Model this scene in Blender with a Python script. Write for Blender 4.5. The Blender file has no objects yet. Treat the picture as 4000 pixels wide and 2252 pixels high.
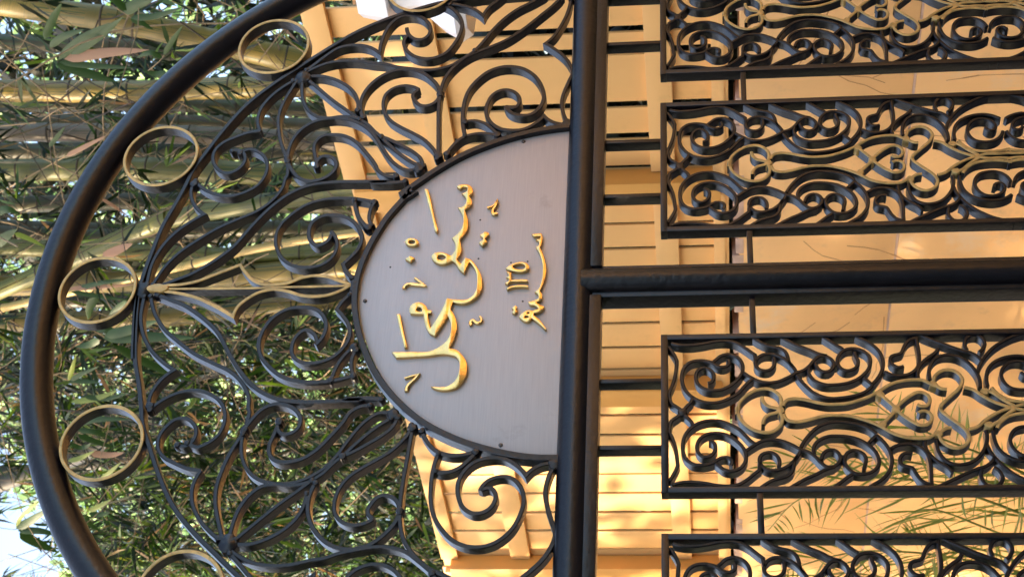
import bpy, bmesh, math, random
from mathutils import Vector, Matrix, noise as mnoise
from mathutils.geometry import tessellate_polygon

CAM_LOC = (-1.58113, -2.33588, -0.35834)
CAM_R = [[0.049204, 0.111603, -0.992534], [-0.830536, 0.556553, 0.021407], [0.554787, 0.823282, 0.120075]]
CAM_F = 6278.69
G_GAP, G_MID, G_ZP = 0.0712, 0.2168, -0.2791
scene = bpy.context.scene
COL = scene.collection

# ------------------------------------------------------------ camera, world, sun
R_ = CAM_R
cam_d = bpy.data.cameras.new('camera')
cam = bpy.data.objects.new('camera', cam_d)
M = Matrix(((R_[0][0], -R_[1][0], -R_[2][0], CAM_LOC[0]),
            (R_[0][1], -R_[1][1], -R_[2][1], CAM_LOC[1]),
            (R_[0][2], -R_[1][2], -R_[2][2], CAM_LOC[2]),
            (0, 0, 0, 1)))
cam.matrix_world = M
cam_d.sensor_fit = 'HORIZONTAL'
cam_d.sensor_width = 36.0
cam_d.lens = CAM_F * 36.0 / 4000.0
cam_d.clip_start = 0.05
cam_d.clip_end = 3000
cam_d.dof.use_dof = True
cam_d.dof.focus_distance = 2.95
cam_d.dof.aperture_fstop = 14
COL.objects.link(cam)
scene.camera = cam

SUN_EL = math.radians(20)
SUN_DIR = Vector((-0.90, 0.42, 0)).normalized() * math.cos(SUN_EL) + Vector((0, 0, math.sin(SUN_EL)))   # towards the sun
world = bpy.data.worlds.new('World')
scene.world = world
world.use_nodes = True
nt = world.node_tree
bg = nt.nodes['Background']
sky = nt.nodes.new('ShaderNodeTexSky')
sky.sky_type = 'NISHITA'
sky.sun_disc = False
sky.sun_elevation = SUN_EL
sky.sun_rotation = math.atan2(SUN_DIR.x, SUN_DIR.y)
sky.air_density = 1.0
sky.dust_density = 4.5
nt.links.new(sky.outputs[0], bg.inputs[0])
bg.inputs[1].default_value = 0.15
sun_d = bpy.data.lights.new('sun', 'SUN')
sun_d.energy = 3.0
sun_d.angle = math.radians(0.6)
sun_d.color = (1.0, 0.80, 0.56)
sun = bpy.data.objects.new('sun', sun_d)
sun.rotation_euler = (-SUN_DIR).to_track_quat('-Z', 'Y').to_euler()
sun.location = SUN_DIR * 30
COL.objects.link(sun)
scene.view_settings.view_transform = 'Standard'
scene.view_settings.look = 'None'
scene.view_settings.gamma = 1
scene.view_settings.exposure = EXPOSURE = 2.4
scene.cycles.max_bounces = 6
scene.cycles.diffuse_bounces = 4

# ------------------------------------------------------------ materials
def mat(name, base, rough=0.5, metal=0.0, var=0.15, scale=8.0, bump=0.0, bscale=60.0, spec=0.5, coat=0.0, stretch=None, var2=None):
    m = bpy.data.materials.new(name); m.use_nodes = True
    n = m.node_tree.nodes; l = m.node_tree.links; b = n['Principled BSDF']
    b.inputs['Roughness'].default_value = rough
    b.inputs['Metallic'].default_value = metal
    b.inputs['Specular IOR Level'].default_value = spec
    b.inputs['Coat Weight'].default_value = coat; b.inputs['Coat Roughness'].default_value = 0.22
    tc = n.new('ShaderNodeTexCoord'); mp = n.new('ShaderNodeMapping')
    l.new(tc.outputs['Object'], mp.inputs['Vector'])
    if stretch: mp.inputs['Scale'].default_value = stretch
    nz = n.new('ShaderNodeTexNoise'); nz.inputs['Scale'].default_value = scale; nz.inputs['Detail'].default_value = 6
    l.new(mp.outputs[0], nz.inputs['Vector'])
    cr = n.new('ShaderNodeValToRGB')
    cr.color_ramp.elements[0].position = 0.3; cr.color_ramp.elements[1].position = 0.7
    d = var2 or tuple(c * (1 - var) for c in base)
    cr.color_ramp.elements[0].color = (*d, 1)
    cr.color_ramp.elements[1].color = (*[min(1, c * (1 + var)) for c in base], 1) if not var2 else (*base, 1)
    l.new(nz.outputs['Fac'], cr.inputs[0]); l.new(cr.outputs[0], b.inputs['Base Color'])
    if bump:
        n2 = n.new('ShaderNodeTexNoise'); n2.inputs['Scale'].default_value = bscale; n2.inputs['Detail'].default_value = 5
        l.new(mp.outputs[0], n2.inputs['Vector'])
        bp = n.new('ShaderNodeBump'); bp.inputs['Strength'].default_value = bump; bp.inputs['Distance'].default_value = 0.002
        l.new(n2.outputs['Fac'], bp.inputs['Height']); l.new(bp.outputs[0], b.inputs['Normal'])
    return m

def add_spots(m, color, scale, lo, hi, rough=None):
    """irregular marks (dust, chips, dirt) mixed over a material's own colour"""
    n = m.node_tree.nodes; l = m.node_tree.links; b = n['Principled BSDF']
    src = b.inputs['Base Color'].links[0].from_socket
    tc = n.new('ShaderNodeTexCoord')
    nz = n.new('ShaderNodeTexNoise'); nz.inputs['Scale'].default_value = scale; nz.inputs['Detail'].default_value = 8; nz.inputs['Roughness'].default_value = 0.7
    l.new(tc.outputs['Object'], nz.inputs['Vector'])
    mr = n.new('ShaderNodeMapRange'); mr.inputs['From Min'].default_value = lo; mr.inputs['From Max'].default_value = hi
    l.new(nz.outputs['Fac'], mr.inputs['Value'])
    mx = n.new('ShaderNodeMix'); mx.data_type = 'RGBA'
    l.new(mr.outputs[0], mx.inputs['Factor']); l.new(src, mx.inputs[6]); mx.inputs[7].default_value = (*color, 1)
    l.new(mx.outputs[2], b.inputs['Base Color'])
    return m

BLACK = mat('black_gate_paint', (0.0065, 0.0048, 0.0056), rough=0.33, var=0.3, scale=30, bump=0.5, bscale=90, spec=0.34, coat=0.10)
add_spots(BLACK, (0.045, 0.036, 0.030), 38, 0.62, 0.84)
add_spots(BLACK, (0.30, 0.30, 0.34), 85, 0.765, 0.79)
GILT = mat('gold_paint', (0.52, 0.32, 0.10), rough=0.42, metal=0.2, var=0.28, scale=60, bump=0.4, bscale=150)
add_spots(GILT, (0.10, 0.075, 0.04), 90, 0.60, 0.75)
BRASS = mat('polished_brass', (0.68, 0.46, 0.18), rough=0.26, metal=1.0, var=0.12, scale=40, bump=0.25, bscale=90)
add_spots(BRASS, (0.30, 0.19, 0.08), 50, 0.62, 0.78)
STEEL = mat('brushed_steel', (0.44, 0.375, 0.335), rough=0.5, metal=0.35, var=0.05, scale=14, bump=0.06, bscale=400, stretch=(1, 1, 30))
add_spots(STEEL, (0.30, 0.25, 0.21), 9, 0.62, 0.82)
add_spots(STEEL, (0.50, 0.42, 0.37), 2.2, 0.50, 0.75)
SCREWM = mat('dull_screw', (0.09, 0.075, 0.065), rough=0.4, metal=0.8)
HOLE = mat('dark_drill_hole', (0.01, 0.01, 0.01), rough=0.9)
YEL = mat('yellow_fence_paint', (0.80, 0.445, 0.155), rough=0.55, var=0.05, scale=3, bump=0.12, bscale=26, stretch=(1, 1, 0.2))
add_spots(YEL, (0.62, 0.34, 0.12), 5.5, 0.56, 0.82)
YELD = mat('yellow_post_shade_tone', (0.70, 0.33, 0.07), rough=0.5, var=0.05, scale=3, bump=0.1, bscale=26)  # fence yellow deepened: the posts' shaded, bounce-lit sides put into the colour
WALL = mat('yellow_wall_plaster', (0.80, 0.45, 0.175), rough=0.75, var=0.14, scale=2.2, bump=0.25, bscale=40)
add_spots(WALL, (0.62, 0.36, 0.17), 9.0, 0.55, 0.78)
add_spots(WALL, (0.70, 0.48, 0.27), 3.0, 0.58, 0.72)
PINK = mat('bare_pink_mortar', (0.55, 0.36, 0.26), rough=0.85, var=0.25, scale=12, bump=0.5, bscale=40)
WHITE = mat('white_enamel', (0.84, 0.80, 0.79), rough=0.4, var=0.04, scale=6)
GROUND = mat('paved_ground', (0.11, 0.10, 0.09), rough=0.85, var=0.2, scale=3, bump=0.4, bscale=30)
GRASSM = mat('grass', (0.06, 0.10, 0.03), rough=0.8, var=0.3, scale=5)

def bamboo_mat(name, base, d2):
    m = mat(name, base, rough=0.45, var=0.2, scale=5, bump=0.1, bscale=30, stretch=(1, 1, 0.25), var2=d2)
    n = m.node_tree.nodes; l = m.node_tree.links; b = n['Principled BSDF']
    src = b.inputs['Base Color'].links[0].from_socket
    uv = n.new('ShaderNodeUVMap')
    sep = n.new('ShaderNodeSeparateXYZ'); l.new(uv.outputs[0], sep.inputs[0])
    # thin green stripes that run along each internode
    nz = n.new('ShaderNodeTexNoise'); nz.noise_dimensions = '2D'; nz.inputs['Scale'].default_value = 1.0; nz.inputs['Detail'].default_value = 1
    mp = n.new('ShaderNodeMapping'); mp.inputs['Scale'].default_value = (46, 1.1, 1)
    l.new(uv.outputs[0], mp.inputs['Vector']); l.new(mp.outputs[0], nz.inputs['Vector'])
    mr = n.new('ShaderNodeMapRange'); mr.inputs['From Min'].default_value = 0.62; mr.inputs['From Max'].default_value = 0.65
    l.new(nz.outputs['Fac'], mr.inputs['Value'])
    mx = n.new('ShaderNodeMix'); mx.data_type = 'RGBA'
    l.new(mr.outputs[0], mx.inputs['Factor']); l.new(src, mx.inputs[6]); mx.inputs[7].default_value = (0.05, 0.075, 0.02, 1)
    # dusty dark blotches
    n2 = n.new('ShaderNodeTexNoise'); n2.inputs['Scale'].default_value = 5; n2.inputs['Detail'].default_value = 8
    tc = n.new('ShaderNodeTexCoord'); l.new(tc.outputs['Object'], n2.inputs['Vector'])
    m2 = n.new('ShaderNodeMapRange'); m2.inputs['From Min'].default_value = 0.56; m2.inputs['From Max'].default_value = 0.74; m2.inputs['To Max'].default_value = 0.8
    l.new(n2.outputs['Fac'], m2.inputs['Value'])
    mx2 = n.new('ShaderNodeMix'); mx2.data_type = 'RGBA'
    l.new(m2.outputs[0], mx2.inputs['Factor']); l.new(mx.outputs[2], mx2.inputs[6]); mx2.inputs[7].default_value = (0.10, 0.075, 0.045, 1)
    l.new(mx2.outputs[2], b.inputs['Base Color'])
    return m

BAM = {'y': bamboo_mat('yellow_bamboo', (0.31, 0.21, 0.038), (0.17, 0.115, 0.022)),
       'g': bamboo_mat('green_bamboo', (0.20, 0.185, 0.036), (0.12, 0.11, 0.024)),
       't': bamboo_mat('tan_bamboo', (0.25, 0.18, 0.12), (0.13, 0.09, 0.06)),
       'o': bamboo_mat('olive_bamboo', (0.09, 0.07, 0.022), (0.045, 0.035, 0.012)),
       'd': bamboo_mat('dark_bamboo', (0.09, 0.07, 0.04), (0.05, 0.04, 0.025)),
       's': bamboo_mat('golden_cane', (0.62, 0.42, 0.12), (0.50, 0.32, 0.09))}
NODEM = mat('bamboo_node', (0.07, 0.05, 0.03), rough=0.8, var=0.4, scale=20)

def leaf_mat(name, cols, rough=0.5, trans=0.5):
    m = bpy.data.materials.new(name); m.use_nodes = True
    n = m.node_tree.nodes; l = m.node_tree.links
    for x in list(n): n.remove(x)
    out = n.new('ShaderNodeOutputMaterial')
    geo = n.new('ShaderNodeNewGeometry')
    cr = n.new('ShaderNodeValToRGB'); cr.color_ramp.interpolation = 'LINEAR'
    e = cr.color_ramp.elements
    for i, (p, c) in enumerate(cols):
        if i < 2: el = e[i]; el.position = p
        else: el = e.new(p)
        el.color = (*c, 1)
    l.new(geo.outputs['Random Per Island'], cr.inputs[0])
    b = n.new('ShaderNodeBsdfPrincipled'); b.inputs['Roughness'].default_value = rough
    t = n.new('ShaderNodeBsdfTranslucent')
    mx = n.new('ShaderNodeMixShader'); mx.inputs[0].default_value = trans
    l.new(cr.outputs[0], b.inputs['Base Color'])
    hs = n.new('ShaderNodeHueSaturation'); hs.inputs['Value'].default_value = 1.6; hs.inputs['Saturation'].default_value = 1.15
    l.new(cr.outputs[0], hs.inputs['Color']); l.new(hs.outputs[0], t.inputs['Color'])
    l.new(b.outputs[0], mx.inputs[1]); l.new(t.outputs[0], mx.inputs[2]); l.new(mx.outputs[0], out.inputs['Surface'])
    return m

LEAF = leaf_mat('bamboo_leaf', [(0, (0.004, 0.010, 0.0025)), (0.5, (0.010, 0.024, 0.005)), (0.76, (0.032, 0.068, 0.012)), (0.93, (0.15, 0.22, 0.035)), (0.95, (0.26, 0.16, 0.07)), (1.0, (0.32, 0.17, 0.09))], trans=0.35)
LEAFD = leaf_mat('shaded_leaf', [(0, (0.005, 0.007, 0.003)), (0.6, (0.010, 0.015, 0.006)), (1.0, (0.022, 0.034, 0.012))], trans=0.1)  # near-black leaf copy, deep shade put into the colour
DRY = leaf_mat('dry_leaf', [(0, (0.34, 0.17, 0.10)), (1.0, (0.46, 0.27, 0.17))], trans=0.35)
FAR = leaf_mat('far_tree_leaf', [(0, (0.10, 0.18, 0.07)), (0.5, (0.24, 0.36, 0.17)), (1.0, (0.46, 0.58, 0.32))], trans=0.5)
PALM = leaf_mat('palm_leaf', [(0, (0.10, 0.15, 0.03)), (1.0, (0.20, 0.25, 0.06))], trans=0.35)
TWIG = mat('twig_bark', (0.26, 0.18, 0.10), rough=0.8, var=0.4, scale=9)
TWIGD = mat('dark_twig_bark', (0.05, 0.035, 0.025), rough=0.8, var=0.4, scale=9)
BARK = mat('tree_bark', (0.12, 0.085, 0.06), rough=0.9, var=0.3, scale=10, bump=0.5)

# ------------------------------------------------------------ helpers
def link(name, me, mats=(), parent=None, smooth=35):
    for m in mats: me.materials.append(m)
    if smooth is not None and len(me.polygons):
        me.polygons.foreach_set('use_smooth', [True] * len(me.polygons))
        me.set_sharp_from_angle(angle=math.radians(smooth))
    me.update()
    o = bpy.data.objects.new(name, me); COL.objects.link(o)
    if parent: o.parent = parent
    return o

def tag(o, label=None, cat=None, group=None, kind=None):
    if label: o['label'] = label
    if cat: o['category'] = cat
    if group: o['group'] = group
    if kind: o['kind'] = kind
    return o

def empty(name, loc, label, cat, group=None):
    o = bpy.data.objects.new(name, None); COL.objects.link(o); o.location = loc
    bpy.context.view_layer.update()
    return tag(o, label, cat, group)

class MB:
    """collects vertices and faces of one mesh; ox/oy/oz is the origin the mesh is written relative to"""
    def __init__(s, o=(0, 0, 0)): s.v = []; s.f = []; s.m = []; s.o = o; s.uv = {}
    def add(s, vs, fs, mi=0):
        b = len(s.v); s.v += [(a[0] - s.o[0], a[1] - s.o[1], a[2] - s.o[2]) for a in vs]
        s.f += [tuple(b + i for i in f) for f in fs]
        s.m += (mi if isinstance(mi, list) else [mi] * len(fs))
    def box(s, a, b, mi=0, bev=0.0):
        x0, y0, z0 = a; x1, y1, z1 = b; c = bev
        if not c:
            s.add([(x0, y0, z0), (x1, y0, z0), (x1, y1, z0), (x0, y1, z0), (x0, y0, z1), (x1, y0, z1), (x1, y1, z1), (x0, y1, z1)],
                  [(0, 1, 5, 4), (1, 2, 6, 5), (2, 3, 7, 6), (3, 0, 4, 7), (4, 5, 6, 7), (3, 2, 1, 0)], mi); return
        bm = bmesh.new(); bmesh.ops.create_cube(bm, size=1)
        for v in bm.verts: v.co = Vector(((x0 + x1) / 2 + v.co.x * (x1 - x0), (y0 + y1) / 2 + v.co.y * (y1 - y0), (z0 + z1) / 2 + v.co.z * (z1 - z0)))
        bmesh.ops.bevel(bm, geom=bm.edges[:], offset=c, segments=2, affect='EDGES', profile=0.6)
        bm.verts.index_update()
        s.add([tuple(v.co) for v in bm.verts], [tuple(v.index for v in f.verts) for f in bm.faces], mi); bm.free()
    def build(s, name, mats, parent=None, smooth=35):
        me = bpy.data.meshes.new(name); me.from_pydata(s.v, [], s.f)
        me.polygons.foreach_set('material_index', s.m)
        return link(name, me, mats, parent, smooth)

def parse(s):
    out = []
    for t in s.split():
        k = t.endswith('!'); a, b = t.rstrip('!').split(',')
        out.append((float(a) / 1000, float(b) / 1000, k))
    return out

def cr_spline(P, closed=False, step=0.004):
    """Catmull-Rom (centripetal-ish) through points, sharp at marked corners"""
    n = len(P); out = []
    segs = n if closed else n - 1
    for i in range(segs):
        p1 = P[i]; p2 = P[(i + 1) % n]
        a, b = Vector(p1[:2]), Vector(p2[:2])
        p0 = P[i - 1] if (i > 0 or closed) else None
        p3 = P[(i + 2) % n] if (i + 2 < n or closed) else None
        L = (b - a).length
        if L < 1e-6: continue
        def tan(pm, pc, pn, corner, fb):
            if corner or pm is None or pn is None: return fb
            u = Vector(pc[:2]) - Vector(pm[:2]); w = Vector(pn[:2]) - Vector(pc[:2])
            if u.length < 1e-6 or w.length < 1e-6: return fb
            t = u / u.length * w.length + w / w.length * u.length
            return t.normalized() * L if t.length > 1e-9 else fb
        chord = b - a
        t1 = tan(p0, p1, p2, p1[2], None); t2 = tan(p1, p2, p3, p2[2], None)
        if t1 is None and t2 is None: t1 = t2 = chord
        elif t1 is None: t1 = (chord * 2 - t2).normalized() * L if (chord * 2 - t2).length > 1e-9 else chord
        elif t2 is None: t2 = (chord * 2 - t1).normalized() * L if (chord * 2 - t1).length > 1e-9 else chord
        k = max(1, int(L / step + 0.5))
        for j in range(k):
            t = j / k
            h = ((2 * t**3 - 3 * t**2 + 1) * a + (t**3 - 2 * t**2 + t) * t1 + (-2 * t**3 + 3 * t**2) * b + (t**3 - t**2) * t2)
            out.append((h.x, h.y))
    if not closed: out.append(P[-1][:2])
    return out

def strip(mb, pts, w, y0, depth, closed=False, mf=0, ms=0, ch=0.0012, taper=None):
    """flat iron bar set on edge: swept along pts (x, z), front face at y0, going back by depth"""
    n = len(pts); prof_n = 6
    V = []
    for i, p in enumerate(pts):
        q0 = pts[i - 1] if (i > 0 or closed) else p
        q1 = pts[(i + 1) % n] if (i < n - 1 or closed) else p
        d0 = Vector((p[0] - q0[0], p[1] - q0[1])); d1 = Vector((q1[0] - p[0], q1[1] - p[1]))
        if d0.length < 1e-9: d0 = d1
        if d1.length < 1e-9: d1 = d0
        d0.normalize(); d1.normalize(); t = (d0 + d1)
        t = t.normalized() if t.length > 1e-3 else d1
        nx, nz = -t.y, t.x
        k = 1 / max(0.5, t.dot(d1))
        ww = w * (taper(i / (n - 1)) if taper else 1)
        h = ww / 2 * k; c = min(ch, h * 0.5)
        for a, y in ((-h, y0 + depth), (-h, y0 + c), (-h + c, y0), (h - c, y0), (h, y0 + c), (h, y0 + depth)):
            V.append((p[0] + nx * a, y, p[1] + nz * a))
    F = []; Mi = []
    for i in range(n if closed else n - 1):
        j = (i + 1) % n
        for k in range(prof_n):
            k2 = (k + 1) % prof_n
            F.append((i * 6 + k, j * 6 + k, j * 6 + k2, i * 6 + k2)); Mi.append(mf if k in (1, 2, 3) else ms)
    if not closed:
        F.append(tuple(range(6))); Mi.append(ms); F.append(tuple((n - 1) * 6 + i for i in reversed(range(6)))); Mi.append(ms)
    mb.add(V, F, Mi)

def blob(mb, c, r, y0, depth, mi=0, seg=14, seed=0):
    """weld lump where bars meet"""
    rr = random.Random(seed); ring = []
    for k in range(seg):
        a = 2 * math.pi * k / seg; ring.append((math.cos(a), math.sin(a), r * rr.uniform(0.85, 1.12)))
    V = []
    for s, y in ((0.0, y0 - 0.0012), (0.75, y0 - 0.0006), (1.0, y0 + 0.0025), (1.0, y0 + depth)):
        for ca, sa, q in ring: V.append((c[0] + ca * q * s, y, c[1] + sa * q * s))
    F = []
    for j in range(3):
        for k in range(seg):
            k2 = (k + 1) % seg; F.append((j * seg + k, (j + 1) * seg + k, (j + 1) * seg + k2, j * seg + k2))
    F.append(tuple(3 * seg + k for k in reversed(range(seg))))
    mb.add(V, F, mi)

def tube3(mb, pts, rad, seg=12, cap=True, mi=0, uvrep=None):
    n = len(pts); pts = [Vector(p) for p in pts]; V = []; F = []
    up = Vector((0.123, 0.456, 0.88)).normalized(); prev = None
    for i, p in enumerate(pts):
        t = (pts[min(i + 1, n - 1)] - pts[max(i - 1, 0)]).normalized()
        if prev is None:
            s = t.cross(Vector((0, 1, 0.01)) if abs(t.y) < 0.9 else Vector((1, 0, 0))).normalized()
        else: s = (prev - t * prev.dot(t)).normalized()
        prev = s; u = t.cross(s)
        r = rad(i / (n - 1), i) if callable(rad) else rad
        for k in range(seg):
            a = 2 * math.pi * k / seg; V.append(tuple(p + s * (r * math.cos(a)) + u * (r * math.sin(a))))
    for i in range(n - 1):
        for k in range(seg):
            k2 = (k + 1) % seg; F.append((i * seg + k, i * seg + k2, (i + 1) * seg + k2, (i + 1) * seg + k))
    if cap: F.append(tuple(reversed(range(seg)))); F.append(tuple((n - 1) * seg + k for k in range(seg)))
    mb.add(V, F, mi)

def plate_mesh(name, loops, yb, th, mats, bevel=0.001, parent=None):
    """closed outlines (first outer, rest holes) given as (x, z) -> solid with its back at y=yb, front at yb-th"""
    cu = bpy.data.curves.new(name, 'CURVE'); cu.dimensions = '2D'; cu.fill_mode = 'BOTH'
    cu.extrude = th / 2 - bevel; cu.bevel_depth = bevel; cu.bevel_resolution = 1; cu.offset = -bevel
    for lp in loops:
        sp = cu.splines.new('POLY'); sp.points.add(len(lp) - 1); sp.use_cyclic_u = True
        for i, (x, z) in enumerate(lp): sp.points[i].co = (x, z, 0, 1)
    ob = bpy.data.objects.new('tmp', cu); COL.objects.link(ob)
    dg = bpy.context.evaluated_depsgraph_get(); dg.update()
    me = bpy.data.meshes.new_from_object(ob.evaluated_get(dg))
    bpy.data.objects.remove(ob)
    for v in me.vertices:
        x, z, h = v.co; v.co = (x, yb - th / 2 - h, z)
    me.name = name
    me.materials.clear()
    bm = bmesh.new(); bm.from_mesh(me); bmesh.ops.remove_doubles(bm, verts=bm.verts, dist=1e-5)
    bmesh.ops.recalc_face_normals(bm, faces=bm.faces); bm.to_mesh(me); bm.free()
    for pl in me.polygons: pl.material_index = 0
    return link(name, me, mats, parent, 30)

ARCH = {'s01': '19.1,655.4 38.2,655.4 62.9,654 87.7,647.8 115.4,634.9 138.9,617.6 158.2,597 176,572.4! 189.5,587.8 208.8,600.5 229.5,606.8 247.1,605.6 255.9,602.2',
's02': '18.8,643.7 35,638.4 59.4,627.5 86.6,608.6 116.4,575.9 142.2,542.1 163.7,502.8 179.8,471.9 200.6,448.7 216.2,437.7 237.7,428.7 255.3,426.9 260.4,425 283,425.8 302.6,428.9',
's03': '15.7,631.5 28.6,603.4 40.2,577.4 57.3,552.2 77.3,527.4 100.2,505.1 130.5,486.1 161,466.9 194.6,440.8 218.3,415.4 236,382 243.6,335.5 243.6,288.1 240.8,235.8 240.8,256.6 238.2,220.6 240.7,195.4',
's04': '254.4,602 239,586.2 228.2,570 220.1,549.5 218.3,522.8 225.7,499.9 239.6,480.4 256.9,469.6 262,467.9 284.5,465.8 307.6,473.7 323,490.3 329.3,507.1 325.7,515.8 321.1,524.4',
's05': '373.8,492.1! 370.4,514.3 359.8,539.5 347.4,561.6 329.7,574.9 308.4,576.3 288.5,567.1 274.2,550.4 273.6,534.5 283.4,520.2 299.3,512.5 315.8,514.9 326.7,525.3 325,540.9',
's06': '373.8,492.1! 398.4,500.9 415.3,501.4 435.5,496.7 459,483.8 480.6,465 498.6,442.9',
's07': '498.3,436.1 484.6,441.2 457.4,451.2 430.4,458.4 403.3,460.1 376.2,456 342.6,446.8 305.9,430.1',
's08': '299.3,429.2 322.2,429.6 348.3,425 371.1,413.4 390.2,391.9 399.1,363.8 398.3,331.9 388.1,304.4 372.1,281.7 348.1,262 321.3,246.4 301.3,234.2 283,219.6 267,195.1 267.6,177.3',
's09': '296,427.5 272.9,415.4 254.6,398.8 247.6,379.8 250,359.4 260.5,342.6 276.2,332.7 292.3,333.8 304.1,345 305.7,360.8 297,369.7 280.8,369.6',
's10': '283.4,369.1 306.9,375.3 326.7,380.3 343.1,378.3 355.8,366.7 358.9,346 353.9,321.8 338.1,299.2 312.8,278.3 282.9,257.3 266.5,248.9 254.8,232.4 252.5,214.3',
's11': '500.7,413.4 473.3,385.8 440.9,352.6 415.8,323.2 394.5,298.5 380.4,280.9 363.1,266.1 349.3,251.7',
's12': '350.3,251.8 340.3,232.6 324.6,207.9 309.1,185.9 292.3,170.4 276.1,165.2',
's13': '349.3,251.7 328.9,234.2 305.2,211.3 286.6,189.1 278.1,175.6',
's14': '497.7,423.8 469.9,421.7 442,414.2 419.3,400.7 405,383 400.5,358.6 402.9,337.7 401,316.3 394.5,298.5',
's15': '507.7,414.2 509.5,392.8 503.8,370.5 492.3,347.6 475.7,327 456.1,312.9 437,306.4 418.3,304.4',
's16': '399.2,292 423.2,299.8 443.6,300 467.2,293.7 490.6,278.6 507.7,258.9 517,235.6 517.9,211.6 508.7,186.8 490.3,165.4 469,150.5 446.6,146.2 431.7,152.9 423.2,166.7 424.6,182.5 436.9,193.6 452.5,198.6 463.9,188.4!',
's17': '465,188.5! 473.2,202.4 475.8,221.2 469.8,239.3 455,252.5 434.7,255.9 410.8,251 390.2,238.6 372.6,217.3 356.7,192.5 341,170.5 322.3,153.5 307.4,143.4 291.1,139.6',
's18': '518.6,421 531.6,400.8 542.7,374.9 546.6,348.2 545,315.5 536.8,279.5 534.6,264.1 525.1,236.3 519.2,209 514.4,181.9 515.1,155.3 523.2,129.3 537.9,109 559.5,83.8',
's19': '525.5,419.1 542.3,402.1 562.6,382.7 581.1,360.2 587,336.2 584.5,308.7 574.8,288.7 562.4,275.2! 589.1,274.7 614.1,270.3 637.2,261.5 656.4,245.4 662.5,224 658.5,204.5 644,186.9 623.5,177.7 607.4,179.9 597.1,188.6 596.1,204.8 605.8,217.8 628,226.5!',
's20': '609.7,222.2! 593.8,229 574,224.5 555.4,209.4 545.4,187.1 546,163 557.2,142.4 581.2,126.7 609.3,116.5 634.5,115 658.7,124 677.9,140.3 690,157.6',
's21': '689.2,143.8 684.2,121.6 671.6,93.5 652.1,73.3! 673.5,63.7 692.7,45.7 710.3,30.3',
's22': '560.5,83.8 581.7,69.1 611.2,52 638.9,32 666.4,3.7 686.6,-27.8 701.9,-48.8',
's23': '449.9,145.1 470.3,143.5 499.2,135.5 525.1,118.8 548.4,93.7 565.3,60.1 586.3,21.3 614.8,-12.1 647.3,-42.9 678.5,-71.3 692.6,-81.6',
's24': '453.4,145.4 416.2,145.7 382.7,143.7 349.6,141.2 300.7,137.8',
's25': '687.7,-101.9 651.6,-96.3 616.2,-84.1 586.7,-69.1 571.5,-55.1! 556.5,-72.8 538.1,-90.5 518.4,-102.9 492.2,-110.2 472,-104.3 445.3,-96.1 418.7,-91.8 395.3,-95.1 371.8,-103.4',
's26': '345.8,89.6 374,95.9 403.9,97.4 434.1,95.5 460.9,88.1 484.1,73.8 503.8,53.9 514.5,25.5 511.2,-6.3 492.6,-33.3 461,-51.5 430.3,-57.1 407.3,-49.8 391.5,-32.4 390.7,-11.9 399.8,6.5 415.3,15.6!',
's27': '413.4,12.4! 411.1,-3.2 422.4,-10.4 437.7,-8.4 451.8,3.9 456,22.4 446.7,40.1 425.3,50.6 398.6,52.2 376.6,42.7 361,25.1 355.1,1.7 356.4,-21.2 368,-41.1 387.6,-58.8! 371.4,-76.7 365.4,-99.8',
's28': '378.7,91.8 381.2,72.6 373.8,54.1 358.3,37.8 344.7,26.8',
's29': '303.2,121.3 320.6,112.3 339.5,95.7 348.3,73.1 349,50.1 343.2,29.2',
's30': '193.7,250.2 200.9,276.6 205,309.9 203.2,342.6 192.3,376.7 171.7,402.3 146.8,421.4 120.2,427.2 92.1,421.2 68.3,406.4 53.9,385 49.7,359.2 53.9,334.5 71.1,315.8 94.3,309.3 113.9,313.8 129.6,324.8!',
's31': '122.5,322.8! 106,330.2 98.2,346.6 108.3,359.4 129.5,366.2 150.5,362.2 164.1,345.1 166.1,319.6 156.7,293 135,273.3 112.4,265.1 90.3,268.6 70.1,281.4 55.5,293.9! 39,286 25.2,274.3',
's32': '200.7,287.8 180.6,283.8 157.5,274.4 137.3,258.5',
's33': '193.6,249 176.7,255 159.7,256.1 141.2,250.8'}
INNER = '-139.3,651.1 -74.3,661.9 -34.5,666.5 5.8,668.2 43.9,664.6 99.2,656.9 155.5,646.7 206.9,630.3 253.5,617.6 278.8,611.8 331.3,588.4 379.3,565.2 442.1,527.3 488.5,485.1 530,438.8 562.9,401.8 604,351.8 607.4,347.6 640.2,296.1 668.5,232.8 690.7,168.6'
HUBS = '507.6,425.1 247.9,604.1 270,172.4 297.4,137.5 9.7,661.9 366.8,-106.1 11.6,268.3 134.4,254.7 690,157.6'
FINHEAD = '8.1,652.3 17.2,636.4 14,619.6 8.4,611.6 1.8,617.4 0.9,634.7'
PLATE = '352.6,-109.1 346,-57.3 335,-12 319,33 295.2,82.5 262,131 231.8,166.7 207.7,192.5 213.8,184.4 146.8,220.1 80.9,245.8 21.6,258 -21,258.1 -68.2,249.6 -119.8,232.4 -185.5,197.6 -230.1,161.2 -261.8,126.6 -300.5,60.7 -323,-3 -335.7,-65.4 -337.1,-112.4'
SCREW = '330.6,-21.8 -22.3,246.7 -315.3,-12.9'
PIN = '53.6,-12 55.4,-41.9 -29.8,-37 64,47.5 150.3,49.4 49.9,207.3'
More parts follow.
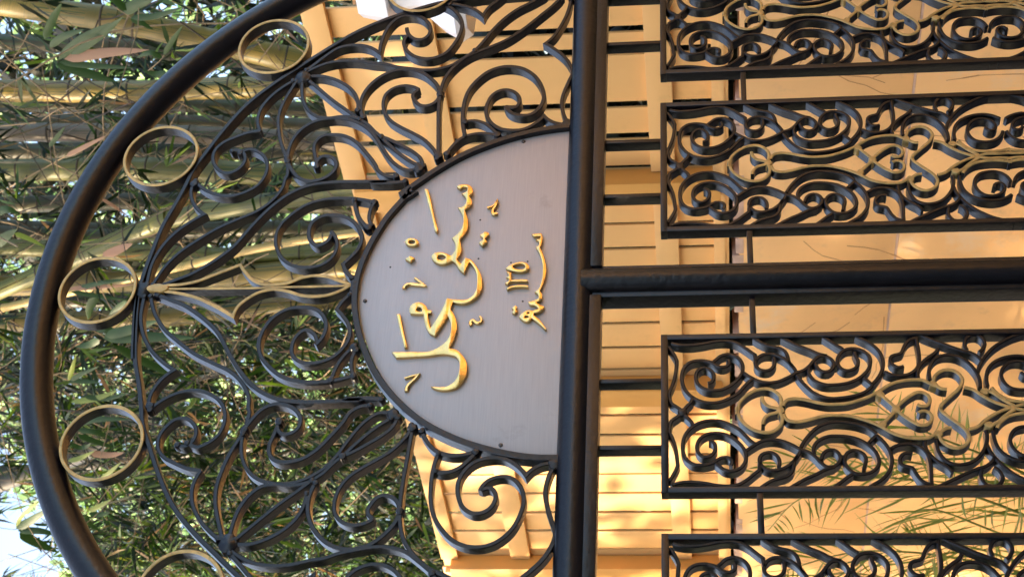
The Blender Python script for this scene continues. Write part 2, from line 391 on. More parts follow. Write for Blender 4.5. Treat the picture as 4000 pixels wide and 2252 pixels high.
FIN = {'a': '9.2,642 14.9,619.7 17.3,589.9 23.4,560.7 37,530.4 57.6,484.8! 38.6,471.6 23.3,456.7 13.3,437 12.1,411.6 15.3,389.2 25,367.6 29.8,345.3 27.8,322.3 18.3,298.5 7.8,274.7',
'b': '9.2,642 3.2,617.7 -3,586.5 -13.2,554.8 -31.4,519.7 -55.2,481.8! -33.7,475.9 -18.1,462.2 -4,441.4 2,414.8 -2.6,389.1 -12.1,362.9 -15.4,337.6 -11.3,308.7 -1.3,287.3 7.8,274.7',
'c': '9,635 8.2,572.1 7,502.7 6.6,426.9 7,399.5 6.9,342.6 7.1,279.1'}
PAN = {'c2': '0.9,-35.9 -8.3,-24.7 -14.1,-17.4 -24.5,-14.3 -34.1,-13.6 -45.2,-17.8 -60.3,-22.5 -75.2,-25.1 -87.4,-26.2 -96.1,-27! -106.1,-23.4 -115.4,-18.6 -124.7,-13.2',
'c3': '0.9,-35.9 -9.6,-44 -16.6,-50 -25,-52.3',
'c4': '-59,-154.1 -53.5,-146 -45.3,-139.1 -32.8,-128.8 -22.3,-113.5 -15.2,-95.7 -14.5,-77.7 -18.9,-62 -28.4,-48.6 -41.3,-39.5 -57.7,-35.3 -72.6,-35.9 -85.5,-40.8 -93.6,-50.2 -96.5,-63.2 -95.2,-76.2 -92.6,-84.5 -86.7,-91.8 -83,-100.1 -84.2,-109.6 -88.9,-114.4 -97.6,-112.2',
'c5': '-52,-78.2 -54.8,-85.3 -63,-88.5 -71.8,-86.8 -79.2,-80.7 -81.8,-72.9 -79,-64.6 -70.2,-59.1 -57.9,-59 -47.1,-64.5 -40.1,-74.8 -37.8,-88 -39.3,-101.2 -45.6,-114.1 -54.6,-124.6 -65.6,-133.2 -77.7,-137.2 -89.8,-136 -99.8,-130.4 -105.7,-122 -107.6,-111.3 -104.8,-100.8 -98.1,-93.3 -93.3,-88.1',
'c6': '-72.3,-136.5 -62.4,-149.3 -54.4,-162.6 -51.2,-178.1 -53,-193.4 -59.9,-209.6 -69.9,-224.9',
'c7': '-73.3,-224.2 -85.3,-217.2 -95.8,-207.9 -103.7,-195.9 -107.3,-181.7 -104.8,-168.9 -97.4,-161 -87.3,-158.4 -78.7,-162.3 -74.7,-171.2 -76.2,-181.8 -83.6,-188.5 -93,-190.5 -100.3,-189',
'c8': '-81.3,-219.7 -90.6,-214 -101.2,-212.3 -111.7,-208.3 -118.3,-199.9 -121.5,-189.3 -125.3,-177.5 -131.8,-166.7 -141.5,-154.7',
'c9': '-132,-17.9 -128.7,-28.5 -126.9,-43.9 -127.7,-59.2 -129.8,-73.2 -133.5,-90.8 -134.6,-108.3 -132.1,-123.6 -124.3,-136.7 -113.9,-148.7 -104.7,-159.6',
'c10': '-92.7,-159.4 -106,-157.4',
'c11': '-70.6,-224.9 -74.1,-237 -82.2,-247.1 -93.6,-255.8 -101,-264.7 -101.1,-275.1 -95.2,-283.6 -86,-287.9 -77.3,-285.3 -71.2,-278.1 -71.3,-268.8 -77.7,-260.8 -88.3,-257.5',
'c12': '-101.8,-277.4 -105.6,-264.4 -114.1,-248.9 -122.5,-231 -130.9,-216.7 -138,-205.9 -143.2,-198.8',
'c13': '-65.2,-225.8 -51.8,-233.5 -40.4,-242.3 -29.6,-253.5 -22.3,-268.1 -19.5,-282.5 -19.9,-292.7 -21.7,-306.7 -25.7,-322.9 -32.7,-337.6 -42.3,-347.4',
'c14': '-78.9,-246.7 -68.1,-245.6 -56.7,-251.5 -48.8,-263.1 -45.3,-276.2 -45.3,-280.5 -46,-294.5 -49.3,-310.7 -55.6,-324.3 -64.4,-335.3 -75.2,-343.8 -86.6,-347.5 -97.2,-347.3 -106.3,-341.4 -112.8,-331.8 -115.1,-320.1 -112.6,-307.6 -105.3,-299.4 -95.3,-294.3 -84.7,-294.4 -76.1,-299.6 -72.2,-308 -74,-317.2 -79.7,-324.9 -89,-327.9 -99.6,-324.9 -108.1,-322.9',
'c15': '-58.4,-334.6 -45,-347.2',
'c16': '-83.3,-287.8 -83.4,-294.5',
'c17': '-114.6,-304.6 -121,-295.5 -130.1,-284.5 -137.9,-274.8 -143.7,-267.6',
'c18': '-45,-347.2 -54.6,-355.8 -66.1,-363 -78.8,-367.6 -94.7,-367.9 -107.9,-363.8 -118.3,-356.6 -127.3,-346.7 -134.4,-334.8 -142.1,-323.9',
'c19': '-69.5,-369.1 -62.9,-381.8 -61.1,-393.6 -63.2,-407.2 -70,-418.2 -80.7,-425.3 -95.3,-427.9 -111.1,-427.9 -126.7,-426.9 -144.8,-426.1',
'c20': '-79.1,-401.2! -77.5,-392.2 -82.9,-383.6 -90.9,-380.4 -98.8,-383.4 -101.9,-391.2 -104.5,-399 -112.1,-402.9 -122,-407.8 -129.2,-414 -133.8,-426',
'c21': '-51.3,-423.9 -74.1,-424.7 -87.4,-433.8 -96.8,-444.4 -104.7,-455 -112.6,-460.5',
'c22': '-52.9,-441.7 -68.9,-441.5 -83.6,-446.2 -93.2,-453.9 -98.5,-464.7 -99.1,-478.4 -94.9,-492.5 -86.8,-503.6 -75.7,-512.2 -64.5,-517.7 -49.8,-521.1 -37.7,-520.4',
'c23': '-142.3,-429.8 -132.7,-446.6 -123.8,-464.5 -114.8,-482.4 -107.1,-500.2 -102,-514.4 -93.6,-524.4 -85.8,-528.7',
'c24': '-137.7,-514.9 -129.9,-506.8 -119.5,-504 -108.5,-506.9',
'c25': '-104.1,-525.5! -112,-533.6 -122.4,-536.9 -132.1,-533 -137.8,-522.8 -136.4,-513.9',
'c26': '-63.1,-519.3 -76.5,-523 -89.7,-530.5 -102.9,-540.4 -114.8,-552.5 -125.9,-568.7 -133.8,-583.8 -139.7,-600.9 -144.9,-615.8',
'c27': '-39.2,-532.3 -55.3,-532.2 -70,-536.2 -82,-545.1 -90,-557.7 -94.7,-572.5 -95.8,-588.7 -91.8,-605 -84,-617.3',
'c28': '-55,-618.8 -43.6,-613.5 -35.4,-604.3 -31.7,-593.4 -31.8,-580.3 -35,-568.9 -44.9,-559.7 -59.6,-556.3 -72.9,-560.9 -82.2,-570 -85.6,-582 -83.1,-594.8 -75.3,-604.3 -65.5,-607.3 -58.1,-602.5 -58.7,-593.4 -65.3,-589.1'}
GOLD = {'g1': '9.4,-124.6 0.4,-126.2 -12.2,-129.4 -23.3,-138 -32.8,-150.3 -38.1,-164.3 -38.2,-178.6 -32.2,-189.5 -21.3,-197.1 -10.3,-197.8 -0.6,-194.4',
'g2': '-23.7,-166.7! -11.3,-170.1 -5.2,-176.9 -2.6,-186 0.8,-195.7',
'g3': '-4.9,-200.8 -15.3,-205.7 -19.2,-218.6 -17.1,-236.5 -11.8,-254.5 -7.6,-278.5 -7.7,-282.8 -9.4,-306.3 -14.5,-323.6 -20.5,-338.5 -27.5,-352 -35.1,-363.1 -41.3,-372 -47.5,-385.4 -51.1,-400.2 -52.3,-416.3 -50.8,-430.3 -44.8,-440.1 -40.9,-448.6 -34.9,-457.3 -33.3,-466.7!',
'g4': '-26.3,-358 -13.5,-369.5 0.8,-382.4',
'g5': '0.8,-382.4 -12.5,-395.4 -22.9,-408.5 -28.4,-419.6 -26.5,-430.2 -17.8,-437.1 -8.9,-436.8 -2.7,-430.7 -1.9,-423.2 -5.6,-417!',
'g6': '5.2,-453 -2.3,-454.1 -9.9,-460.9 -23.1,-474.7 -33.3,-485.2 -43.5,-491.6 -50.8,-493.1 -62.8,-487.9 -69.3,-478 -69.9,-466.5 -64.4,-455.5 -55.7,-448.3 -46.2,-446.4',
'g7': '-36.2,-494.1 -31,-509.7 -21.6,-519.9 -11.6,-533.7 -4.3,-547.3 2.2,-564.2',
'g8': '-26.4,-519.4 -29.5,-529.4 -25.3,-539.1 -14.6,-550.7 -5.9,-562.1 -1.2,-569.6',
'g10': '2.2,-567.7 -1.1,-577.7 -2.6,-589 -2,-605.2 -4.8,-626.6',
'g9': '-35.3,-537.9 -24.6,-544.9 -15.9,-555.1 -10.3,-568.5 -8.2,-583.2 -8,-603.3 -12.8,-625.6'}
GBLOB = '30.9,-358.8 1.4,-382.4 -43.5,-446 -28.4,-527.2 2.1,-195.7 2.2,-567.7'
LET = {'word': ['225.1,95.7! 227.8,87.9 227.4,78.7 222.9,70.4 214.2,66.3 205.2,67.3 200.5,72.3! 193,67.9 186.5,66.1 178.4,67.6 173.7,72.5 169.1,78.1! 157.7,74.7 148,71.5 135.2,70 122.5,71.1 110.1,77.4 100.8,83.3! 89.8,79.9 77.2,78.5 66.4,80.9 58.8,85.5! 49.3,77.2! 61.8,70.4! 58.1,60.5! 47.1,51.5 31.5,42.9 16.1,37.5 8.6,36.5 -4,36.2 -18.4,40.6 -28.9,49 -35.8,60.6 -36.9,72.6 -33.4,86.2! -48.5,89.2! -60.2,81.6 -76.2,76.7 -90.3,75.3 -105.9,77.7 -129.1,85.7! -131.9,73.6 -142.5,62.5 -156.3,54.2 -171.6,51.8 -185.1,53.1 -198.4,58.8 -208.3,68.3 -212.2,81.2 -212,95.8 -209.4,104.8 -204.2,112.5! -206.1,99.2 -204.7,84.6 -196.5,73.5 -183.1,67.1 -168,65.2 -154.3,67.6 -145.7,74.1 -141.7,84.8 -143.8,124.7 -146.2,178.1! -134.5,186.6! -134.6,155.2 -132.8,116.6 -124.5,102.4 -112.6,91.3 -95.3,85.9 -79.5,87 -63.1,92.7! -80.9,101.1 -103.4,112.9! -98,122.3! -87.3,129.2 -71.4,134.2 -57.1,136.9! -56.9,146.7 -55.7,160.5! -47.6,163 -37.8,160.5 -32.6,153.3 -32.3,144.2 -37.5,136.2 -48.4,130! -50,123.1! -55.7,122.6! -55.9,129! -68,127 -86.1,121.8! -64.8,111.4 -41.9,102.5 -24.1,98.1! -27,88.5 -28.2,76.3 -27.7,61.2 -19,51.1 -5.6,45.9 8.9,46.1 16.4,46.4 33.2,50.6 44.1,56.4 51.7,61.8! 45.9,64.2 27.7,70! 37.1,80.2 49.6,87.5 55.2,93.6! 50.8,101.7 48.7,110.5 51.3,121 58.5,129.2 66.4,132.4 72.5,129 75.3,120.2 73.5,109.8 66.9,97! 73,92.3 83.8,89.9 94.8,91.9 106,97.9! 113.6,89.3 122.9,83.5 135.5,79.8 148.3,80 161.2,84.1 174.4,91.6! 176.5,83.2 183.6,77.7 191.7,77 200,80.8 207.1,86.8! 208.9,80.1 214.5,76.5 220.4,78.2 221.7,83.6 216.7,89.8! 221.9,96.8!', '61.4,121.1 67.9,119.6 69.3,114.6 62.8,105.7! 59.5,108.7 58.5,116.4', '-49.3,150.7! -44.4,149 -42.3,146.1 -46,141.6 -50.3,140'],
'bar1': ['219.1,157.7! 218.9,150.3! 192.4,142.9 153.2,133.3 123.9,124.1! 119.5,126.8! 123.6,131! 163.2,141.3 199.2,152.1'],
'ring': ['100.8,183.8 106.2,181.1 108.3,171.8 104.8,162.8 98.4,158.3 93,160.5 90.9,170.3 94.4,180.1', '99.8,177.3 103.2,174.3 103,169.1 98.9,164.9 95.2,167.8 95.7,173.7'],
'dot1': ['61.5,179.8! 69.1,172.1! 63.8,162.6! 54.7,169.9!'],
'dots2': ['110.7,47.1! 118,38.5! 115.7,31.2 111,29.7! 102.9,37.6! 95.3,32! 86.2,41.1! 93.8,47.7! 102.3,39.7!'],
'date': ['110.1,-47.1! 111.7,-64.4! 105.8,-67.6 96.9,-67.2 89.7,-66.8 80.5,-63.9! 68.3,-69.1 50.4,-74.1 32.8,-77 17.1,-76.1 -1.8,-71.8 -14.1,-67.2! -24.1,-71.9 -32.6,-70.1 -37.9,-61.8! -46.7,-76.7! -56.4,-71.1 -59.5,-58.7! -63.7,-58.5! -71.5,-67.4 -81.7,-74.9 -93.6,-82.4! -94.3,-79.6! -81.6,-67.8 -70.4,-54.8! -76.2,-52 -76.9,-44.9 -72.5,-37.6 -66.5,-32.7! -59,-38.4 -53.5,-46.7 -54.7,-56! -51.2,-66.6! -43.4,-57.7 -42.4,-51.2 -35.5,-47.1! -33.2,-57.3 -27.4,-65.6 -20.5,-63.9 -15.2,-57.9! -8.5,-64.9 5.2,-68.6 26,-70.7 43.5,-69.3 61.3,-65 81.1,-55.8! 84.5,-60.8 90.8,-61.6 98.1,-55! 99.7,-63.4! 105.1,-64! 104.5,-51.5!', '-59.6,-46.3 -57.3,-49.7 -59.3,-51.5 -61,-49.2', '-67.9,-41.9 -65.3,-45.8 -66.7,-50.1 -69.3,-45.7'],
'five': ['36.2,-3.9! 43.4,-11.8 48.7,-23.2 49.8,-33.4 46.1,-42.3 38.9,-46.2 32,-44.4 28.3,-37.3 28.1,-25.7 31.1,-13.9', '40.1,-16.1! 44.8,-24.9 44.5,-35.1 39.1,-39 34.8,-37 33.3,-28.3 35.8,-20.2'],
'three': ['28.7,-6! 29,-11.1! 24.9,-15.4 20.6,-14.4! 15.3,-15.8! 10.9,-15.8! 12.1,-29.3 11.4,-43.8! 6.7,-45.8! 7.1,-29.6 5.8,-13.7 1.6,-9.6! 4.8,-4.3! 9.3,-10.6! 14.6,-10.7! 17.3,-5.9! 19.8,-10.4! 24.2,-9.1!'],
'one': ['-6.2,-7.1! -1.3,-18.4 -0,-29.9 -1.1,-46.1! -5.3,-46.9! -4.2,-30.1 -5.6,-18.6 -9.7,-9.4!'],
'dots3': ['-48.8,-19! -42.8,-24.7! -45.6,-28.5 -51.6,-26.6! -54.1,-30.3! -60.8,-25.6! -58.3,-20.1! -51.9,-22.6!'],
'bar2': ['-56,185.5! -55.8,178.7! -91.7,169.5 -125,159.8! -126.3,164.9! -88.1,176.6']}
LSTR = {'v1': '174.9,37.3 175.5,30.8 189.7,19.8! 176.9,22.4 168.9,26.5 160.1,25.3 161.4,18.3',
'v2': '22,159.4 13.5,149.5 5.5,140! 7.8,155.2 8.9,169.1 5.4,175.7 -0,177.2',
'v3': '-186.6,159.6 -182.6,148.1 -179.4,136.6! -186.1,140.5 -195.2,148.5 -203.5,154 -211.9,154.2',
'tl': '-63,37.1 -70.1,33.2 -75.3,35.6 -75.2,42.3 -70.6,49.4 -73.2,52.2 -80.3,50.6'}
CULMS = [["y", 0.0495, [[3.258, 2.523, 2.691], [3.244, 2.631, 2.241], [3.23, 2.743, 1.91], [3.206, 2.938, 1.389]]], ["y", 0.0495, [[3.638, 3.517, 3.17], [3.634, 3.554, 2.597], [3.633, 3.557, 2.166], [3.633, 3.561, 1.489]]], ["t", 0.0479, [[3.955, 4.213, 3.518], [3.948, 4.273, 2.621], [3.936, 4.37, 1.645]]], ["g", 0.0536, [[3.482, 3.967, 3.309], [3.48, 3.982, 2.641], [3.474, 4.031, 2.085], [3.465, 4.099, 1.537]]], ["g", 0.0393, [[2.885, 3.907, 2.703], [2.911, 3.695, 2.263], [2.921, 3.612, 1.891], [2.933, 3.52, 1.357]]], ["o", 0.0377, [[4.228, 4.449, 3.675], [4.223, 4.492, 2.736], [4.213, 4.573, 1.719]]], ["o", 0.0469, [[4.057, 5.013, 3.856], [4.056, 5.022, 2.867], [4.046, 5.101, 1.809]]], ["g", 0.0423, [[3.315, 4.499, 2.751], [3.309, 4.545, 2.279], [3.31, 4.543, 1.799], [3.309, 4.545, 1.461]]], ["s", 0.0175, [[2.695, 3.812, 2.291], [2.702, 3.757, 2.091], [2.711, 3.679, 1.829], [2.72, 3.609, 1.516], [2.726, 3.564, 1.243]]], ["y", 0.0535, [[3.2, 4.611, 2.905], [3.202, 4.599, 2.346], [3.207, 4.557, 1.824], [3.212, 4.52, 1.447]]], ["y", 0.0483, [[3.331, 5.181, 3.121], [3.332, 5.172, 2.674], [3.34, 5.109, 2.219], [3.348, 5.042, 1.596]]], ["d", 0.0604, [[3.925, 8.517, 5.343], [3.988, 8.007, 4.311], [4.073, 7.324, 3.434], [4.159, 6.633, 2.624]]], ["d", 0.0502, [[4.281, 8.899, 5.583], [4.286, 8.857, 4.962], [4.309, 8.674, 4.015], [4.325, 8.544, 3.114]]], ["o", 0.0458, [[4.568, 4.149, 3.638], [4.56, 4.207, 3.023], [4.545, 4.334, 2.326], [4.53, 4.451, 1.833]]], ["o", 0.0396, [[4.596, 4.732, 3.873], [4.592, 4.764, 2.884], [4.581, 4.852, 1.925]]], ["o", 0.052, [[4.544, 5.966, 3.657], [4.536, 6.028, 2.959], [4.534, 6.044, 1.874]]], ["o", 0.047, [[4.458, 5.842, 4.275], [4.451, 5.902, 3.565], [4.456, 5.862, 2.835], [4.454, 5.876, 2.015]]], ["o", 0.0511, [[4.812, 5.43, 4.197], [4.809, 5.455, 3.25], [4.799, 5.537, 2.099]]], ["d", 0.0472, [[4.712, 7.045, 4.054], [4.713, 7.042, 3.27], [4.723, 6.959, 2.069]]]]
SPRIGS = [["bamboo sprig with a long salmon dry leaf among brown-edged green leaves, above the arch", [[2.79, 2.235, 2.422], [2.782, 2.295, 2.338], [2.775, 2.356, 2.253]], [["g", 0.0309, [[2.772, 2.374, 2.266], [2.784, 2.277, 2.145], [2.795, 2.194, 1.993]]], ["g", 0.0373, [[2.776, 2.349, 2.205], [2.787, 2.259, 2.057], [2.798, 2.166, 1.926]]], ["d", 0.0397, [[2.773, 2.371, 2.239], [2.776, 2.347, 2.055], [2.777, 2.341, 1.87]]], ["g", 0.0376, [[2.77, 2.394, 2.281], [2.763, 2.447, 2.176], [2.756, 2.507, 2.05]]], ["g", 0.0243, [[2.771, 2.384, 2.266], [2.768, 2.411, 2.135], [2.765, 2.432, 1.964]]], ["g", 0.0286, [[2.781, 2.307, 2.282], [2.787, 2.254, 2.204], [2.791, 2.222, 2.109]]], ["g", 0.0328, [[2.786, 2.265, 2.287], [2.797, 2.173, 2.225], [2.809, 2.083, 2.155]]]]], ["bamboo sprig with narrow green leaves at the top edge, left of the arch tube", [[2.726, 1.935, 1.979], [2.717, 2.007, 1.916], [2.708, 2.08, 1.852]], [["g", 0.0416, [[2.711, 2.057, 1.881], [2.716, 2.013, 1.797], [2.721, 1.975, 1.709]]], ["g", 0.0229, [[2.708, 2.082, 1.853], [2.708, 2.078, 1.752], [2.713, 2.041, 1.631]]], ["g", 0.027, [[2.712, 2.045, 1.856], [2.719, 1.991, 1.89], [2.724, 1.954, 1.942]]], ["g", 0.0188, [[2.707, 2.089, 1.855], [2.705, 2.108, 1.817], [2.7, 2.146, 1.778]]]]], ["single upright pair of leaves with brown tips beside the arch tube", [[2.674, 2.351, 1.858], [2.68, 2.308, 1.802], [2.684, 2.277, 1.771]], [["g", 0.0201, [[2.684, 2.274, 1.771], [2.692, 2.207, 1.719], [2.702, 2.13, 1.655]]], ["g", 0.0235, [[2.672, 2.369, 1.789], [2.672, 2.371, 1.834], [2.675, 2.348, 1.881]]], ["g", 0.019, [[2.682, 2.29, 1.782], [2.686, 2.261, 1.825], [2.683, 2.285, 1.891]]]]], ["bamboo sprig seen through the topmost gilded ring, with two green blades and a salmon blade", [[2.604, 3.732, 2.778], [2.597, 3.789, 2.733], [2.596, 3.798, 2.691]], [["g", 0.0217, [[2.596, 3.799, 2.663], [2.602, 3.751, 2.519], [2.605, 3.724, 2.343]]], ["g", 0.0205, [[2.595, 3.808, 2.679], [2.59, 3.841, 2.563], [2.586, 3.878, 2.412]]], ["d", 0.0204, [[2.597, 3.785, 2.69], [2.598, 3.777, 2.527], [2.6, 3.766, 2.346]]], ["d", 0.0322, [[2.625, 3.564, 2.447], [2.628, 3.536, 2.38], [2.632, 3.51, 2.314]]], ["g", 0.0434, [[2.589, 3.854, 2.573], [2.579, 3.933, 2.622], [2.569, 4.018, 2.659]]], ["g", 0.0305, [[2.584, 3.891, 2.419], [2.579, 3.937, 2.487], [2.572, 3.991, 2.548]]], ["g", 0.0392, [[2.56, 4.087, 2.649], [2.56, 4.085, 2.593], [2.556, 4.118, 2.539]]]]], ["bamboo sprig with broad pale green blades right of the lower middle ring", [[2.394, 3.799, 2.574], [2.389, 3.839, 2.534], [2.383, 3.886, 2.496]], [["g", 0.0505, [[2.383, 3.893, 2.507], [2.383, 3.893, 2.271], [2.381, 3.906, 2.045]]], ["g", 0.0453, [[2.384, 3.88, 2.494], [2.389, 3.838, 2.36], [2.398, 3.771, 2.193]]], ["g", 0.038, [[2.376, 3.947, 2.471], [2.356, 4.107, 2.323], [2.339, 4.247, 2.143]]], ["g", 0.0329, [[2.381, 3.905, 2.529], [2.376, 3.944, 2.594], [2.375, 3.955, 2.668]]]]], ["bamboo sprig with light green blades above the lower gilded ring", [[2.35, 4.157, 2.842], [2.346, 4.186, 2.816], [2.343, 4.215, 2.78]], [["g", 0.0237, [[2.343, 4.212, 2.788], [2.342, 4.223, 2.719], [2.34, 4.233, 2.626]]], ["l", 0.021, [[2.342, 4.218, 2.78], [2.358, 4.09, 2.716], [2.368, 4.009, 2.677]]], ["l", 0.0268, [[2.321, 4.39, 2.827], [2.324, 4.364, 2.69], [2.333, 4.296, 2.545]]], ["g", 0.0239, [[2.327, 4.345, 2.748], [2.324, 4.365, 2.635], [2.33, 4.319, 2.497]]], ["g", 0.0211, [[2.342, 4.222, 2.782], [2.349, 4.161, 2.689], [2.356, 4.107, 2.592]]]]], ["bamboo sprig seen through the lower gilded ring, one blade dried brown", [[2.39, 4.649, 3.0], [2.382, 4.711, 2.973], [2.374, 4.774, 2.945]], [["g", 0.0279, [[2.379, 4.73, 2.94], [2.385, 4.684, 2.791], [2.385, 4.687, 2.616]]], ["g", 0.028, [[2.374, 4.774, 2.935], [2.371, 4.795, 2.845], [2.363, 4.864, 2.76]]], ["g", 0.0281, [[2.368, 4.821, 2.95], [2.36, 4.889, 2.855], [2.354, 4.939, 2.782]]], ["d", 0.0313, [[2.348, 4.985, 2.934], [2.346, 5.003, 2.831], [2.349, 4.977, 2.74]]], ["l", 0.023, [[2.339, 5.053, 3.08], [2.342, 5.029, 3.007], [2.351, 4.963, 2.902]]], ["l", 0.0233, [[2.316, 5.239, 2.959], [2.326, 5.164, 2.881], [2.338, 5.066, 2.786]]], ["g", 0.0227, [[2.358, 4.9, 3.015], [2.354, 4.933, 2.957], [2.36, 4.886, 2.893]]]]], ["bamboo sprig with spread blades against the white sky, outside the arch", [[2.101, 5.349, 3.585], [2.098, 5.377, 3.514], [2.096, 5.389, 3.447]], [["g", 0.0447, [[2.097, 5.386, 3.446], [2.108, 5.298, 3.324], [2.121, 5.187, 3.2]]], ["g", 0.0358, [[2.095, 5.397, 3.439], [2.094, 5.405, 3.309], [2.089, 5.45, 3.218]]], ["g", 0.0508, [[2.092, 5.422, 3.438], [2.078, 5.534, 3.364], [2.067, 5.626, 3.276]]], ["l", 0.0208, [[2.099, 5.368, 3.439], [2.114, 5.246, 3.356], [2.133, 5.09, 3.197]]]]], ["small bamboo sprig inside the arch near the lower edge of the photo", [[2.283, 5.506, 3.212], [2.28, 5.533, 3.169], [2.278, 5.552, 3.123]], [["l", 0.0271, [[2.279, 5.543, 3.12], [2.285, 5.493, 3.043], [2.294, 5.417, 2.943]]], ["g", 0.0271, [[2.277, 5.561, 3.126], [2.275, 5.575, 3.069], [2.278, 5.553, 2.994]]], ["g", 0.0242, [[2.274, 5.578, 3.153], [2.261, 5.688, 3.145], [2.252, 5.762, 3.095]]]]], ["pair of dry salmon leaves lying across the culms above the apex", [[2.622, 3.583, 2.538], [2.624, 3.573, 2.483], [2.625, 3.562, 2.437]], [["d", 0.0396, [[2.624, 3.568, 2.443], [2.631, 3.517, 2.346], [2.635, 3.481, 2.276]]], ["d", 0.0131, [[2.672, 3.183, 2.333], [2.665, 3.236, 2.287], [2.658, 3.298, 2.245]]], ["d", 0.0187, [[2.705, 2.916, 2.414], [2.712, 2.864, 2.309], [2.719, 2.802, 2.191]]]]], ["dark green leaves entering from the left edge above the apex of the arch", [[2.48, 3.108, 2.801], [2.483, 3.087, 2.761], [2.485, 3.066, 2.72]], [["g", 0.0331, [[2.489, 3.037, 2.742], [2.492, 3.006, 2.667], [2.489, 3.038, 2.617]]], ["g", 0.0435, [[2.463, 3.245, 2.811], [2.472, 3.173, 2.726], [2.477, 3.133, 2.667]]], ["g", 0.0179, [[2.537, 2.645, 2.352], [2.543, 2.595, 2.304], [2.551, 2.536, 2.248]]], ["l", 0.0191, [[2.474, 3.157, 2.688], [2.469, 3.194, 2.635], [2.463, 3.244, 2.582]]]]], ["yellow-green leaf spray just beyond the left end of the boards, lit by the sun", [[3.547, 8.318, 2.178], [3.586, 8.003, 2.181], [3.616, 7.759, 2.218]], [["l", 0.0223, [[3.616, 7.759, 2.218], [3.626, 7.679, 2.215], [3.636, 7.601, 2.206]]], ["l", 0.026, [[3.615, 7.769, 2.214], [3.606, 7.84, 2.151], [3.616, 7.76, 2.079]]], ["l", 0.0186, [[3.615, 7.769, 2.22], [3.609, 7.818, 2.276], [3.599, 7.898, 2.35]]], ["l", 0.0412, [[3.599, 7.899, 2.256], [3.609, 7.82, 2.113], [3.611, 7.802, 1.97]]]]], ["bright narrow leaves beside the lowest scroll at the bottom edge", [[3.449, 9.106, 2.069], [3.456, 9.047, 2.028], [3.461, 9.008, 2.001]], [["l", 0.0242, [[3.461, 9.008, 2.001], [3.473, 8.912, 1.991], [3.48, 8.854, 1.972]]], ["l", 0.0242, [[3.461, 9.008, 2.001], [3.456, 9.047, 1.966], [3.449, 9.106, 1.933]]], ["l", 0.0242, [[3.461, 9.008, 2.001], [3.462, 8.999, 2.052], [3.469, 8.95, 2.086]]], ["l", 0.0201, [[3.461, 9.008, 2.001], [3.473, 8.912, 1.965], [3.478, 8.873, 1.928]]]]]]
LAN = [1.556, 0.81, 0.428]
SHADE = [[1.394, 3.738, 0.799], [1.389, 3.779, 0.64], [1.377, 3.879, 0.487], [1.4, 3.693, 0.521], [1.407, 3.632, 0.849], [1.367, 3.958, 0.774], [1.359, 4.02, 0.614], [1.351, 4.083, 0.419], [1.369, 3.94, 0.328], [1.364, 3.982, 0.078], [1.36, 4.013, -0.03], [1.36, 4.013, -0.161], [1.356, 4.044, -0.27], [1.436, 3.403, -0.536], [1.424, 3.494, -0.688], [1.413, 3.586, -0.843], [1.401, 3.679, -1.001], [1.413, 3.589, -1.157], [1.395, 3.732, -0.591], [1.376, 3.887, -0.783], [1.443, 3.344, -1.225], [1.443, 3.347, -1.419], [1.443, 3.341, -1.029], [1.457, 3.233, -0.642], [1.448, 3.304, -0.831], [1.38, 3.85, -1.115], [1.371, 3.924, -0.487], [1.427, 3.47, -1.56], [1.385, 3.81, -0.905], [1.414, 3.581, -0.476], [1.417, 3.556, -1.343]]
FRONDS = [[0.2, [[1.03, 3.021, -1.728], [1.067, 2.717, -1.339], [1.086, 2.564, -1.111], [1.101, 2.446, -0.959], [1.115, 2.332, -0.869]]], [0.2, [[1.059, 3.187, -1.763], [1.096, 2.887, -1.278], [1.111, 2.773, -0.96], [1.111, 2.769, -0.695], [1.1, 2.861, -0.499]]], [0.22, [[0.959, 3.187, -1.748], [0.994, 2.903, -1.356], [1.012, 2.758, -1.081], [1.014, 2.74, -0.863], [0.999, 2.864, -0.666], [0.974, 3.062, -0.561]]], [0.18, [[0.856, 3.202, -1.78], [0.892, 2.914, -1.345], [0.91, 2.769, -1.115], [0.902, 2.831, -1.017], [0.879, 3.012, -0.987]]], [0.22, [[0.994, 3.711, -1.897], [1.027, 3.449, -1.338], [1.036, 3.375, -0.953], [1.022, 3.484, -0.688], [1.001, 3.656, -0.514]]], [0.2, [[0.905, 3.622, -1.82], [0.916, 3.529, -1.383], [0.932, 3.399, -1.041], [0.937, 3.363, -0.803], [0.916, 3.531, -0.607]]], [0.2, [[0.962, 3.563, -1.817], [0.985, 3.379, -1.511], [1.001, 3.254, -1.266], [0.987, 3.36, -1.136], [0.972, 3.489, -1.109]]]]

rng = random.Random(7)
AX = 0.0065                         # the arch's axis of symmetry
def mir(P): return [(2 * AX - x, z, k) for x, z, k in P]

# ------------------------------------------------------------ the arched overthrow
arch = empty('gate_arch', (AX, 0.01, -0.14), 'black iron half-round arch filled with scrollwork above the gate', 'gate arch')
AO = tuple(arch.location)
T_R, T_Y = 0.029, 0.016
CX, CZ, CR = 0.0150, -0.0195, 0.8685
mb = MB(AO)
pts = []
for i in range(121):
    a = math.pi * i / 120; pts.append((CX + CR * math.cos(a), T_Y, CZ + CR * math.sin(a)))
pts = [(CX + CR, T_Y, -0.14)] + pts + [(CX - CR, T_Y, -0.14)]
tube3(mb, pts, T_R, seg=36); mb.build('arch_tube', [BLACK], arch, 40)
mb = MB(AO); tube3(mb, [(CX - CR, 0.010, -0.1365), (CX - 0.3, 0.010, -0.1365), (CX + 0.3, 0.010, -0.1365), (CX + CR, 0.010, -0.1365)], T_R, seg=36)
mb.build('cross_tube', [BLACK], arch, 40)

